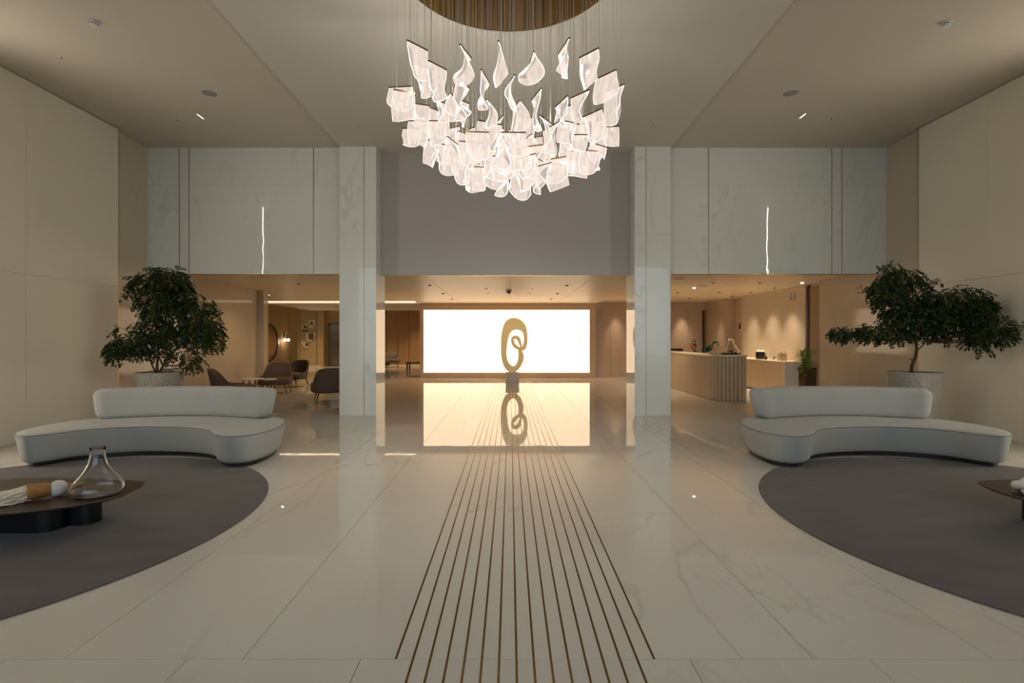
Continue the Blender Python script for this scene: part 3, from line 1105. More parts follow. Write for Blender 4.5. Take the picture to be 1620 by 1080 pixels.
TY = 8.5
b = at(252.5, 588, TY)
t1 = thing('potted_tree', 'dense bushy tree in a speckled stone planter behind the left sofa', 'potted tree', (b.x, TY, 0), group='potted indoor trees')
lattice_pot(t1, .955, .335, .27, .012, 0, 0, 'pot_speck', 'speck')
tree(t1, 0, TY, [
    (262, 440, 42, 26, 0, 420), (253, 478, 42, 32, -.05, 430), (282, 470, 30, 34, .1, 260), (312, 500, 36, 46, 0, 520), (332, 528, 22, 30, -.1, 240),
    (245, 520, 38, 26, .05, 280), (270, 530, 40, 22, .1, 240), (205, 545, 32, 19, -.1, 260), (183, 556, 14, 17, 0, 80),
    (290, 562, 24, 20, .15, 90), (306, 572, 17, 12, .1, 40), (248, 556, 26, 12, .2, 70), (215, 445, 14, 14, 0, 40)],
    [([(248, 590), (249, 572), (250, 552), (246, 520), (250, 480)], .022, .010),
     ([(247, 590), (241, 578), (234, 562), (222, 550), (205, 545)], .015, .007),
     ([(252, 590), (262, 572), (272, 560), (290, 540), (315, 510)], .020, .009),
     ([(258, 578), (264, 560), (264, 540), (272, 500)], .014, .007)],
    [([(222, 440), (208, 444), (203, 452)], 14), ([(215, 452), (203, 458), (199, 463)], 12), ([(190, 545), (176, 548), (169, 544)], 10), ([(205, 530), (195, 520), (185, 517)], 12)], 3)

TY2 = 8.05
b = at(1447, 588, TY2)
t2 = thing('potted_tree', 'spreading tree in a grey lattice planter behind the right sofa', 'potted tree', (b.x, TY2, 0), group='potted indoor trees')
lattice_pot(t2, .983, .338, .225, .010, 26, 9, 'pot', 'lattice')
tree(t2, 0, TY2, [
    (1425, 438, 34, 19, 0, 280), (1402, 458, 24, 20, -.05, 200), (1412, 480, 32, 18, .05, 160), (1450, 462, 26, 20, .1, 120), (1440, 500, 46, 26, 0, 460), (1480, 490, 44, 34, -.1, 620),
    (1520, 478, 48, 34, -.25, 560), (1545, 495, 28, 30, -.4, 300), (1550, 525, 22, 22, -.45, 170), (1578, 526, 20, 16, -.7, 110), (1380, 522, 28, 14, 0, 200),
    (1350, 524, 22, 12, .05, 110), (1328, 522, 11, 9, 0, 40), (1420, 525, 30, 13, .1, 160), (1475, 522, 36, 13, .1, 170), (1518, 530, 14, 12, -.2, 40)],
    [([(1442, 592), (1443, 578), (1449, 562), (1450, 545), (1447, 520), (1455, 490)], .026, .013),
     ([(1450, 555), (1461, 545), (1466, 538), (1488, 534), (1505, 528)], .010, .005),
     ([(1450, 552), (1443, 535), (1420, 528), (1380, 526)], .010, .005),
     ([(1447, 572), (1443, 570), (1439, 567)], .010, .005)],
    [([(1400, 424), (1408, 419), (1420, 418)], 16), ([(1392, 448), (1384, 454), (1378, 455)], 12), ([(1475, 445), (1481, 442), (1487, 441)], 6),
     ([(1570, 508, -.7), (1588, 501, -.8), (1604, 504, -.9), (1611, 515, -.95)], 20), ([(1550, 540, -.45), (1556, 548, -.45), (1557, 555, -.45)], 8), ([(1325, 525), (1320, 532), (1319, 520)], 10)], 8)

# ================================================================== SCULPTURE
SPX = 17.75
SC = 8.3125
def sp(c):
    p = at(770 + c[0] / SC, 490 + c[1] / SC, SPX)
    return Vector((p.x, p.z, 0))
o_out = [(275, 795), (235, 748), (210, 680), (195, 600), (190, 480), (193, 380), (205, 290), (225, 210), (260, 150), (310, 118), (360, 112), (420, 125), (475, 165), (510, 220), (528, 300), (532, 380), (528, 440), (515, 490), (495, 520), (462, 538), (472, 565), (482, 620), (470, 680), (442, 740), (405, 785), (372, 806), (310, 806)]
h_main = [(340, 745), (295, 710), (265, 650), (255, 570), (262, 470), (275, 390), (300, 310), (335, 270), (390, 255), (440, 265), (475, 295), (490, 340), (492, 400), (484, 455), (468, 484), (458, 482), (453, 450), (445, 400), (420, 355), (385, 340), (345, 350), (322, 390), (330, 440), (360, 490), (414, 524), (420, 560), (420, 620), (405, 690), (375, 735)]
h_loop = [(441, 490), (425, 440), (405, 395), (380, 378), (358, 385), (355, 410), (375, 450), (410, 485)]
bx_ = at(810.5, 600, SPX).x
bz = at(810, 588.5, SPX).z
cu = bpy.data.curves.new('loop', 'CURVE')
cu.dimensions = '2D'
cu.fill_mode = 'BOTH'
cu.extrude = .055
cu.bevel_depth = .012
cu.bevel_resolution = 2
for pts in (o_out, h_main, h_loop):
    q = catmull([sp(c) for c in pts], 4)
    s_ = cu.splines.new('POLY')
    s_.points.add(len(q) - 1)
    for k, p in enumerate(q):
        s_.points[k].co = (p.x - bx_, p.y - bz, 0, 1)
    s_.use_cyclic_u = True
co = bpy.data.objects.new('loop', cu)
COL.objects.link(co)
me = eval_mesh(co, 'loop')
me.materials.clear()
me.transform(Matrix.Rotation(PI / 2, 4, 'X'))
sc_ = thing('loop_sculpture', 'tall gold ribbon-loop sculpture in front of the glowing panel', 'sculpture', (bx_, SPX, bz))
link('loop', me, 'gold', sc_)
MB().box((-.13, -.07, 0.0), (.13, .07, .03)).obj('base_plate', 'gold', sc_, bevel=.004)
pb = box('stone_plinth', (bx_ - .23, SPX - .2, 0.001), (bx_ + .23, SPX + .2, bz - .0005), 'plinth', bevel=.006)
tag(pb, 'small taupe block under the gold loop sculpture', 'plinth')

# ================================================================== RECEPTION DESK
DX0, DX1, DY0, DY1, DR, DH = 4.96, 5.66, 12.30, 18.0, .46, 1.075
desk = thing('reception_desk', 'long reception desk faced with vertical oak ribs, rounded corner', 'desk', (DX0, DY0, 0))
arc = [(DX0 + DR - DR * math.sin(PI / 2 * k / 10), DY0 + DR - DR * math.cos(PI / 2 * k / 10)) for k in range(11)]   # front -> long side
body = [(DX1, DY0)] + arc + [(DX0, DY1), (DX0 + .34, DY1), (DX0 + .34, 13.3), (DX1, 13.3)]
loc2 = [(x - DX0, y - DY0) for x, y in body]
loc2 = ccw(loc2)
MB().prism(offset_poly(loc2, .008), .0, DH).obj('core', 'cabinet', desk)
MB().prism(offset_poly(loc2, -.035), DH, DH + .04).obj('desk_top', 'desk_top', desk, bevel=.006)
MB().box((.34, 1.0, .70), (.95, 5.7, .73)).obj('work_surface', 'desk_top', desk)
MB().box((.90, 5.5, 0), (.95, 5.6, .70)).obj('leg', 'cabinet', desk)
MB().box((.90, 1.1, 0), (.95, 1.2, .70)).obj('leg', 'cabinet', desk)
fm = MB()
fr = .041
fm.prism([(-fr, 0.008)] + [(-fr * math.cos(PI * k / 6), -fr * .75 * math.sin(PI * k / 6)) for k in range(7)] + [(fr, .008)], .012, DH - .004)
fme = fm.mesh('rib', smooth=True, angle=50)
pathp = []
yy = DY1 - .04
while yy > DY0 + DR:
    pathp.append((DX0, yy, -PI / 2)); yy -= .095
na = 8
for k in range(na + 1):
    a = PI / 2 * k / na
    pathp.append((DX0 + DR - DR * math.cos(a), DY0 + DR - DR * math.sin(a), -PI / 2 + a))
xx = DX0 + DR + .095
while xx < DX1 - .02:
    pathp.append((xx, DY0, 0)); xx += .095
yy = DY0 + .04
while yy < 13.28:
    pathp.append((DX1, yy, PI / 2)); yy += .095
for x, y, a in pathp:
    link('rib', fme, 'flute', desk, (x - DX0, y - DY0, 0), a)
DT = DH + .0402

# things on the desk
lp = thing('leafy_plant', 'deep green leafy plant leaning from a small pot on the desk', 'plant', (5.17, 13.14, DT))
MB().lathe([(.045, 0), (.06, .05), (.062, .085), (.052, .085), (.05, .07), (.001, .07)], seg=24).obj('pot', 'ceramic', lp, smooth=True, angle=40)
rnd = random.Random(2)
for k in range(16):
    lm_ = MB()
    tip = Vector((-.14 + .018 * k + rnd.uniform(-.02, .02), rnd.uniform(-.10, .10), .10 + .018 * k))
    if k < 7:
        tip = Vector((-.16 + .014 * k, rnd.uniform(-.08, .08), .04 + .034 * k))
    rootp = Vector((0, 0, .08))
    mid = rootp.lerp(tip, .5) + Vector((0, 0, .08))
    pp = catmull([rootp, mid, tip], 5, closed=False)
    lm_.tube(pp[:7], .003, 5)
    w = Vector((rnd.uniform(-.5, .5), 1, rnd.uniform(-.6, .6))).normalized()
    d = (pp[-1] - pp[-3]).normalized()
    w = (w - d * w.dot(d)).normalized()
    base = pp[5]
    nrm = d.cross(w)
    prof_ = [(0, .01), (.12, .055), (.3, .068), (.5, .058), (.72, .034), (.9, .012), (1, .001)]
    vs, fs = [], []
    L_ = .17
    for t_, hw in prof_:
        c_ = base + d * (t_ * L_) - nrm * (.05 * t_ * t_)
        vs += [c_ - w * hw + nrm * .008, c_, c_ + w * hw + nrm * .008]
    for q in range(len(prof_) - 1):
        fs += [(3 * q, 3 * q + 1, 3 * q + 4, 3 * q + 3), (3 * q + 1, 3 * q + 2, 3 * q + 5, 3 * q + 4)]
    lm_.add(vs, fs)
    lm_.obj('leaf', 'leaf_deep', lp, smooth=True)
tf = thing('triangle_stand', 'small pale triangular frame with a hanging drop, on the desk', 'ornament', (5.26, 12.95, DT))
A, B, C_ = Vector((-.15, 0, .008)), Vector((.15, 0, .008)), Vector((0, 0, .27))
for p, q in ((A, C_), (C_, B), (B, A)):
    d = (q - p).normalized()
    n_ = Vector((0, 1, 0))
    u = d.cross(n_)
    vs = []
    for e in (p - d * .006, q + d * .006):
        vs += [e + n_ * .012 + u * .008, e - n_ * .012 + u * .008, e - n_ * .012 - u * .008, e + n_ * .012 - u * .008]
    MB().add(vs, [(0, 1, 2, 3), (7, 6, 5, 4), (0, 4, 5, 1), (1, 5, 6, 2), (2, 6, 7, 3), (3, 7, 4, 0)]).obj('bar', 'flute', tf)
MB().tube([(0, 0, .26), (0, 0, .17)], .0015, 4).obj('string', 'leg', tf)
MB().lathe([(.001, 0), (.012, .012), (.012, .025), (.004, .05), (.001, .058)], (0, 0, .115), 16).obj('drop', 'leg', tf, smooth=True)

gv = thing('glass_vessel', 'wide clear glass vessel with white shells on the desk corner', 'vessel', (5.42, 12.60, DT))
outer = [(.150, .0), (.200, .010), (.225, .040), (.215, .080), (.180, .135), (.140, .195), (.104, .255), (.078, .31), (.066, .35), (.070, .385)]
inner = [(r - .006, z + (.006 if z < .02 else 0)) for r, z in outer]
MB().lathe([(.0001, 0)] + outer + [(.067, .388)] + list(reversed(inner)) + [(.0001, .008)], seg=48, caps=False).obj('vessel', 'glass', gv, smooth=True, angle=60)
for k in range(11):
    a = k * 2.4
    r = .02 + .0125 * k
    MB().sphere((r * math.cos(a), r * math.sin(a), .046 + .03 * (k < 4)), .036, 12, 8, sc=(1.2, .95, .9)).obj('shell', 'ceramic', gv, smooth=True)
eg = thing('eyeglasses', 'small folded pair of spectacles on the desk beside the triangle', 'glasses', (5.20, 12.56, DT))
for sx_ in (-.035, .035):
    pts = [(sx_ + .028 * math.cos(2 * PI * k / 16), 0, .024 + .022 * math.sin(2 * PI * k / 16)) for k in range(17)]
    MB().tube(pts, .002, 6, caps=False).obj('rim', 'screen_black', eg)
MB().tube([(-.008, 0, .03), (0, -.002, .034), (.008, 0, .03)], .002, 6).obj('bridge', 'screen_black', eg)

# receptionist's monitor
mo = thing('desk_monitor', 'black monitor on the reception desk in front of the seated person', 'monitor', (5.44, 17.0, .7305), rz=math.radians(-35))
MB().box((-.29, -.012, .10), (.29, .018, .455)).obj('bezel', 'screen_black', mo, bevel=.006)
MB().box((-.275, .018, .115), (.275, .0195, .44)).obj('display', 'dark_gap', mo)
MB().box((-.03, -.03, .012), (.03, -.012, .25)).obj('stand', 'steel_dark', mo)
MB().box((-.11, -.09, 0), (.11, .09, .012)).obj('foot', 'steel_dark', mo, bevel=.003)

# ---------------------------------------------------------------- seated person (faces -X)
pr = thing('person', 'seated person in black jacket with hair in a bun behind the desk', 'person', (6.06, 16.7, 0), rz=PI / 2)
# local frame: +Y is forward (turned to -X by the rotation), X to the person's right
V_ = [(0, 0, .56), (0, .0, .72), (0, .01, .90), (0, .015, 1.03), (0, .03, 1.105), (0, .05, 1.17),
      (.10, .02, 1.055), (.185, .03, 1.02), (.215, .08, .86), (.20, .20, .765), (.15, .34, .765),
      (-.10, .02, 1.055), (-.185, .03, 1.02), (-.215, .08, .86), (-.20, .20, .765), (-.15, .34, .765),
      (.095, .02, .53), (.11, .24, .52), (.11, .43, .50), (.11, .42, .28), (.11, .41, .10), (.11, .50, .035),
      (-.095, .02, .53), (-.11, .24, .52), (-.11, .43, .50), (-.11, .42, .28), (-.11, .41, .10), (-.11, .50, .035)]
E_ = [(0, 1), (1, 2), (2, 3), (3, 4), (4, 5), (3, 6), (6, 7), (7, 8), (8, 9), (9, 10), (3, 11), (11, 12), (12, 13), (13, 14), (14, 15),
      (0, 16), (16, 17), (17, 18), (18, 19), (19, 20), (20, 21), (0, 22), (22, 23), (23, 24), (24, 25), (25, 26), (26, 27)]
R_ = [(.15, .12), (.135, .105), (.15, .115), (.14, .10), (.062, .06), (.05, .05), .07, .068, .052, .044, .032, .07, .068, .052, .044, .032,
      .09, .085, .065, .055, .042, .038, .09, .085, .065, .055, .042, .038]
body_me = skin_mesh('body', V_, E_, R_)
link('jacket_and_body', body_me, 'suit', pr)
# head with a face
hd = MB()
rings = []
HZ = [(0.0, .030, .040, .012), (.02, .048, .058, .016), (.05, .060, .074, .012), (.085, .068, .088, .004), (.12, .073, .094, .0), (.155, .073, .095, -.002), (.19, .064, .084, -.006), (.215, .044, .060, -.01), (.228, .016, .022, -.012)]
for z, a, b_, fy in HZ:
    ring = []
    for i in range(28):
        th = 2 * PI * i / 28
        x, y = a * math.cos(th), b_ * math.sin(th) + fy
        front = max(0, math.sin(th)) ** 10
        if .06 < z < .11:
            y += .020 * front * (1 if z > .08 else .8)     # nose
        if z < .03:
            y += .010 * front
        if abs(z - .12) < .001:
            y -= .006 * max(0, 1 - abs(abs(math.cos(th)) - .42) * 5) * (1 if math.sin(th) > 0 else 0)   # eye sockets
        ring.append((x, y, z))
    rings.append(ring)
hd.loft(rings)
head = hd.obj('head', 'skin', pr, (0, .065, 1.165), smooth=True, angle=80)
head.rotation_euler = (-.25, 0, .15)
for s_ in (-1, 1):
    MB().sphere((s_ * .030, .083, .118), .0105, 10, 8, sc=(1, .6, .7)).obj('eye', 'screen_black', head, smooth=True)
    MB().sphere((s_ * .074, -.005, .105), .028, 10, 8, sc=(.35, .7, 1)).obj('ear', 'skin', head, smooth=True)
MB().sphere((0, .082, .045), .02, 12, 8, sc=(1.1, .45, .35)).obj('mouth', 'red', head, smooth=True)
hr = MB()
hr.sphere((0, -.018, .145), .1, 24, 16, sc=(.80, .97, .95))
hr.sphere((0, -.05, .09), .07, 16, 10, sc=(.95, .7, 1.05))
hr.obj('hair', 'hair', head, smooth=True)
MB().sphere((0, -.075, .252), .040, 16, 12).obj('hair_bun', 'hair', head, smooth=True)
MB().add([(-.035, .105, 1.10), (.035, .105, 1.10), (.0, .128, .98), (-.045, .06, 1.135), (.045, .06, 1.135)], [(0, 2, 1), (0, 1, 4, 3)]).obj('shirt', 'shirt', pr)
# hands on the work surface
for s_ in (-1, 1):
    hm = MB()
    hx, hy, hz = s_ * .145, .40, .755
    hm.sphere((hx, hy - .01, hz), .045, 14, 10, sc=(.85, 1.1, .38))
    for k, (dx, L_) in enumerate(((-.028, .060), (-.009, .072), (.010, .068), (.028, .052))):
        hm.tube([(hx + dx, hy + .03, hz), (hx + dx, hy + .03 + L_ * .5, hz + .006), (hx + dx, hy + .03 + L_, hz - .008)], [.009, .0085, .007], 8)
    hm.tube([(hx - s_ * .03, hy - .02, hz), (hx - s_ * .058, hy + .012, hz - .002), (hx - s_ * .062, hy + .04, hz - .006)], [.011, .010, .008], 8)
    hm.obj('hand', 'skin', pr, smooth=True)
st = thing('office_stool', 'dark swivel stool under the seated person behind the desk', 'stool', (6.06, 16.7, 0))
MB().lathe([(.001, .38), (.19, .38), (.2, .40), (.19, .415), (.001, .415)], seg=28).obj('seat', 'screen_black', st, smooth=True, angle=40)
MB().lathe([(.03, .03), (.03, .38)], seg=16).obj('pole', 'steel_dark', st)
MB().lathe([(.001, .0), (.22, .0), (.22, .012), (.04, .035), (.001, .035)], seg=28).obj('base', 'steel_dark', st)

# ================================================================== LOW COUNTER AND WHAT IS ON IT
CX0, CX1, CY0, CY1, CZ = 7.28, 7.895, 13.55, 17.3, .90
ct = thing('low_counter', 'low beige counter with a pale top along the right wall', 'counter', (CX0, CY0, 0))
MB().box((.0, .02, .03), (CX1 - CX0, CY1 - CY0, CZ - .03)).obj('body', 'cabinet', ct)
for k in range(4):
    a = .03 + k * (CY1 - CY0 - .03) / 4
    MB().box((-.016, a, .05), (.0, a + (CY1 - CY0 - .03) / 4 - .006, CZ - .04)).obj('door', 'cabinet', ct)
MB().box((-.016, -.0, .0), (CX1 - CX0, .02, CZ - .03)).obj('end_panel', 'white', ct)
MB().box((-.025, -.01, CZ - .03), (CX1 - CX0, CY1 - CY0, CZ)).obj('counter_top', 'desk_top', ct, bevel=.004)
MB().box((.04, .05, 0), (CX1 - CX0, CY1 - CY0, .03)).obj('plinth', 'black', ct)
kb = thing('coffee_pot', 'black round pot with a pale lid on the low counter', 'pot', (7.50, 15.35, CZ + .0003))
MB().lathe([(.001, 0), (.11, 0), (.125, .02), (.13, .14), (.125, .20), (.118, .215), (.001, .215)], seg=32).obj('pot_body', 'screen_black', kb, smooth=True, angle=40)
MB().lathe([(.12, .2155), (.125, .23), (.10, .265), (.03, .28), (.001, .28)], seg=32).obj('lid', 'white', kb, smooth=True, angle=50)
MB().lathe([(.001, .28), (.012, .28), (.016, .30), (.001, .305)], seg=12).obj('knob', 'steel', kb, smooth=True)
MB().tube([(.125, 0, .17), (.17, 0, .16), (.175, 0, .09), (.125, 0, .06)], .011, 8).obj('handle', 'screen_black', kb, smooth=True)
for k, (x, y_, lab) in enumerate(((7.42, 14.86, 'dark small cup left of the white cup on the counter'), (7.46, 14.62, 'small white cup on the low counter'), (7.60, 14.80, 'dark small cup near the wall on the counter'))):
    cp = thing('cup', lab, 'cup', (x, y_, CZ + .0003), group='cups on the low counter')
    MB().lathe([(.001, 0), (.028, 0), (.040, .04), (.046, .085), (.042, .085), (.036, .04), (.001, .008)], seg=24).obj('cup_body', 'white' if k == 1 else 'leg', cp, smooth=True, angle=50)
    MB().tube([(.043, 0, .07), (.066, 0, .06), (.062, 0, .03), (.037, 0, .025)], .005, 6).obj('handle', 'white' if k == 1 else 'leg', cp, smooth=True)
hb = thing('tissue_holder', 'kraft holder with cream tissue sticking out, on the low counter', 'holder', (7.52, 14.15, CZ + .0003))
hm = MB()
for x0_, x1_, y0_, y1_ in ((-.09, -.07, -.08, .08), (.07, .09, -.08, .08), (-.07, .07, -.08, -.06), (-.07, .07, .06, .08)):
    hm.box((x0_, y0_, 0), (x1_, y1_, .19))
hm.box((-.07, -.06, 0), (.07, .06, .02))
hm.obj('holder', 'bag', hb)
rnd = random.Random(4)
tm = MB()
for k in range(10):
    x_, y_ = rnd.uniform(-.05, .05), rnd.uniform(-.04, .04)
    tm.tube([(x_, y_, .03), (x_ * 1.3, y_ * 1.3, .2), (x_ * 1.9, y_ * 2, rnd.uniform(.24, .30))], [.018, .016, .004], 5)
tm.obj('tissue', 'tissue', hb, smooth=True)

# fern in tall dark planter
fp = thing('potted_fern', 'bright green trailing fern in a tall dark planter at the counter end', 'plant', (7.52, 12.95, 0))
MB().loft([[(x * k, y_ * k, z) for x, y_ in ((-.15, -.15), (.15, -.15), (.15, .15), (-.15, .15))] for k, z in ((.92, 0), (1, .78), (.9, .78), (.88, .70))]).obj('planter', 'planter', fp, bevel=.006)
rnd = random.Random(9)
fm = MB()
for k in range(46):
    a = rnd.uniform(0, 2 * PI)
    out_ = rnd.uniform(.08, .22)
    up = rnd.uniform(.05, .52)
    p = Vector((rnd.uniform(-.06, .06), rnd.uniform(-.06, .06), .74))
    q = p + Vector((out_ * .5 * math.cos(a), out_ * .5 * math.sin(a), up))
    r_ = q + Vector((out_ * .8 * math.cos(a), out_ * .6 * math.sin(a), -rnd.uniform(.02, .35)))
    pp = catmull([p, q, r_], 6, closed=False)
    fm.tube(pp, .002, 4, caps=False)
    for i in range(2, len(pp)):
        d = (pp[i] - pp[i - 1]).normalized()
        s_ = d.cross(Vector((0, 0, 1)))
        s_ = s_.normalized() if s_.length > .05 else Vector((1, 0, 0))
        for sg in (-1, 1):
            e = pp[i] + s_ * sg * .055 + d * .02 + Vector((0, 0, rnd.uniform(-.02, .02)))
            w = d * .012
            m_ = pp[i].lerp(e, .5)
            fm.add([pp[i], m_ - w, e, m_ + w], [(0, 1, 2, 3)])
f = fm.obj('fronds', 'leaf_light', fp)
f['kind'] = 'stuff'
# shift the crown of the fern towards the counter as in the photo
f.location = (-.07, 0, 0)

# ================================================================== LEFT LOUNGE FURNITURE
def make_chair(name, label, mat='chair', group='shell armchairs'):
    t = thing(name, label, 'armchair', group=group)
    # shell: back at +y, seat opens towards -y
    n = 33
    inner, outer, th = [], [], .055
    rings = []
    for i in range(n):
        u = -1 + 2 * i / (n - 1)
        a = u * 2.15
        x = .40 * math.sin(a) if abs(a) < PI / 2 else math.copysign(.40, a) * (1 - .10 * ((abs(a) - PI / 2) / .58) ** 2)
        y = .36 * math.cos(a) if abs(a) < PI / 2 else -(abs(a) - PI / 2) * .62
        w = math.exp(-(u / .46) ** 4)
        top = .46 + .37 * w
        if abs(u) > .9:
            top -= .06 * (abs(u) - .9) / .1
        nrm = Vector((math.sin(a) if abs(a) < PI / 2 else math.copysign(1, a), math.cos(a) if abs(a) < PI / 2 else 0, 0))
        ring = []
        prof = [(0, .24), (th, .27), (th, top - .02), (th * .75, top), (th * .25, top), (0, top - .02)]
        for d, z in prof:
            lean = (z - .24) * .26 * max(0.15, w)
            p = Vector((x * .9, y * .9, 0)) + nrm * (d + lean * .8) + Vector((0, 0, z))
            ring.append(p)
        rings.append(ring)
    MB().loft(rings).obj('shell', mat, t, smooth=True, angle=50)
    pts = [(-.35, -.42), (.35, -.42), (.36, .05), (.26, .27), (0, .33), (-.26, .27), (-.36, .05)]
    ol = ccw([tuple(p)[:2] for p in catmull([(x, y, 0) for x, y in pts], 5)])
    MB().loft([[(x, y, z) for x, y in offset_poly(ol, d)] for d, z in ((.05, .235), (.01, .26), (0, .32), (.0, .39), (.02, .42), (.08, .432))]).obj('seat_cushion', mat, t, smooth=True, angle=50)
    for sx_, sy_ in ((-1, -1), (1, -1), (-1, 1), (1, 1)):
        MB().tube([(sx_ * .26, sy_ * .24, .25), (sx_ * .33, sy_ * .31, .0)], [.018, .010], 8).obj('leg', 'leg', t)
    return t


def dup(root, label, loc, rz):
    r = root.copy()
    COL.objects.link(r)
    r.location = loc
    r.rotation_euler = (0, 0, rz)
    r['label'] = label
    for ch in list(root.children):
        c = ch.copy()
        COL.objects.link(c)
        c.parent = r
    return r


c0 = make_chair('armchair', 'brown shell armchair facing the camera beside the pilaster')
c0.location = (-6.55, 14.35, 0)
c0.rotation_euler = (0, 0, math.radians(12))
dup(c0, 'grey-brown armchair seen from the side, half hidden by the left sofa', (-6.38, 11.75, 0), math.radians(112))
dup(c0, 'grey-brown armchair seen from behind, next to the left column', (-4.30, 12.2, 0), math.radians(205))
dup(c0, 'grey armchair far back in front of the wood panelling', (-6.25, 27.0, 0), math.radians(20))
dup(c0, 'grey armchair partly hidden by the left column in the far lounge', (-6.25, 24.3, 0), math.radians(70))
c1 = make_chair('armchair', 'black armchair behind the brown one near the mirror', mat='chair_dark')
c1.location = (-6.85, 16.2, 0)
c1.rotation_euler = (0, 0, math.radians(-15))


def side_table(label, loc, r, h):
    t = thing('side_table', label, 'side table', loc, group='round side tables')
    MB().lathe([(.001, h - .022), (r - .004, h - .022), (r, h - .018), (r, h - .004), (r - .004, h), (.001, h)], seg=40).obj('table_top', 'white', t, smooth=True, angle=40)
    for k in range(4):
        a = PI / 4 + PI / 2 * k
        MB().box((-.011, -.011, 0), (.011, .011, h - .022)).obj('leg', 'leg', t, (r * .78 * math.cos(a), r * .78 * math.sin(a), 0))
    m = MB()
    ring = [(r * .78 * math.cos(2 * PI * k / 32), r * .78 * math.sin(2 * PI * k / 32), h * .72) for k in range(33)]
    m.tube(ring, .006, 6, caps=False).obj('ring', 'leg', t, smooth=True)
    return t


side_table('larger round white-topped side table between the lounge armchairs', (-6.52, 12.95, 0), .27, .50)
side_table('smaller round white-topped side table by the pilaster', (-6.28, 13.35, 0), .18, .46)
ft = thing('bench_table', 'low dark table with papers in the far lounge', 'coffee table', (-4.25, 25.5, 0))
MB().box((-.85, -.35, .30), (.85, .35, .36)).obj('table_top', 'leg', ft)
for sx_ in (-1, 1):
    for sy_ in (-1, 1):
        MB().box((sx_ * .85 - sx_ * .07, sy_ * .35 - sy_ * .07, 0), (sx_ * .85, sy_ * .35, .30)).obj('leg', 'leg', ft)
for k, (x, y_, a) in enumerate(((-.5, 0, .2), (-.1, .05, -.3), (.3, -.02, .1))):
    p = MB().box((-.14, -.1, 0), (.14, .1, .02)).obj('magazine', 'white', None, (-4.25 + x, 25.5 + y_, .3603), a)
    tag(p, '%s pale magazine from the left on the far low table' % ORD[k], 'magazine', 'magazines on the far table')

# round mirror, wall lamp, relief
mi = thing('round_mirror', 'large round wall mirror with a dark rim in the left lounge', 'mirror', (-9.40, 19.95, 1.37))
def xdisc(m, r0, r1, x0, x1, seg=64):
    rings = [[(x, r * math.cos(2 * PI * i / seg), r * math.sin(2 * PI * i / seg)) for i in range(seg)] for r, x in ((r1, x0), (r1, x1), (r0, x1), (r0, x0))]
    rings.append(rings[0])
    return m.loft(rings, caps=False)
xdisc(MB(), .70, .74, -.015, .03).obj('rim', 'screen_black', mi, smooth=True, angle=40)
MB().loft([[(x, .70 * math.cos(2 * PI * i / 64), .70 * math.sin(2 * PI * i / 64)) for i in range(64)] for x in (-.01, .01)]).obj('mirror_glass', 'mirror', mi)
wlp = thing('wall_lamp', 'small wall lamp with two lit globes beside the round mirror', 'wall lamp', (-9.415, 21.3, 1.46))
MB().box((.0, -.03, .12), (.02, .03, .36)).obj('backplate', 'leg', wlp)
MB().tube([(.02, 0, .2), (.12, 0, .2), (.12, 0, .0)], .008, 8).obj('arm', 'leg', wlp)
MB().tube([(.12, -.12, .0), (.12, .12, .0)], .01, 8).obj('bar', 'brass_strip', wlp)
for s_ in (-1, 1):
    MB().sphere((.12, s_ * .17, 0), .06, 20, 14).obj('globe', 'globe', wlp, smooth=True)
light('wall_lamp_light', 'POINT', (.25, 0, -.12), 3, (1.0, .78, .55), wlp, size=.05)
ra = thing('wall_relief', 'pale plaster relief of curved plates on the ochre lounge wall', 'wall art', (at(488, 540, 28).x, 27.985, 0))
def plate(px0, py0, px1, py1, corner, dark=False):
    p0, p1 = at(px0, py0, 27.98), at(px1, py1, 27.98)
    x0, x1, z1, z0 = p0.x, p1.x, p0.z, p1.z
    w, h = x1 - x0, z1 - z0
    base = [(x0, z0), (x1, z0), (x1, z1), (x0, z1)]
    pts = []
    for k, (x, z) in enumerate(base):
        if k == corner:
            cx_ = x0 if x == x1 else x1
            cz_ = z0 if z == z1 else z1
            seq = [(cx_ + (x - cx_) * math.cos(a), cz_ + (z - cz_) * math.sin(a)) for a in [PI / 2 * q / 10 for q in range(11)]]
            if k in (1, 3):
                seq = list(reversed(seq))
            pts += seq if k in (0, 2) else seq
        else:
            pts.append((x, z))
    m = MB()
    ox = ra.location.x
    n = len(pts)
    vs = [(x - ox, 0, z) for x, z in pts] + [(x - ox, -.05, z) for x, z in pts]
    fs = [tuple(range(n)), tuple(range(2 * n - 1, n - 1, -1))] + [(i, (i + 1) % n, n + (i + 1) % n, n + i) for i in range(n)]
    m.add(vs, fs)
    m.obj('plate', 'relief_dark' if dark else 'relief', ra)
plate(489, 506, 500, 519, 1)
plate(476, 512, 487, 520, 3)
plate(485, 526, 500, 542, 1)
plate(477, 540, 489, 551, 0)
for a in ((491, 509, 495, 514, 2), (480, 515, 485, 519, 1), (488, 527, 496, 537, 2), (478, 522, 487, 524, 2), (483, 543, 488, 547, 0)):
    p0, p1 = at(a[0], a[1], 27.92), at(a[2], a[3], 27.92)
    MB().box((p0.x - ra.location.x, -.07, p1.z), (p1.x - ra.location.x, -.05, p0.z)).obj('inlay', 'relief_dark', ra)

# ================================================================== CHANDELIER
ch = thing('chandelier', 'large chandelier of glowing curled acrylic sheets hung on fine cables', 'chandelier', (HC.x, HC.y, ZM + .94))
ch_o = Vector(ch.location)
MB().lathe([(.001, .0), (1.10, .0), (1.10, .045), (.001, .045)], seg=64).obj('canopy', 'bronze_wood', ch)


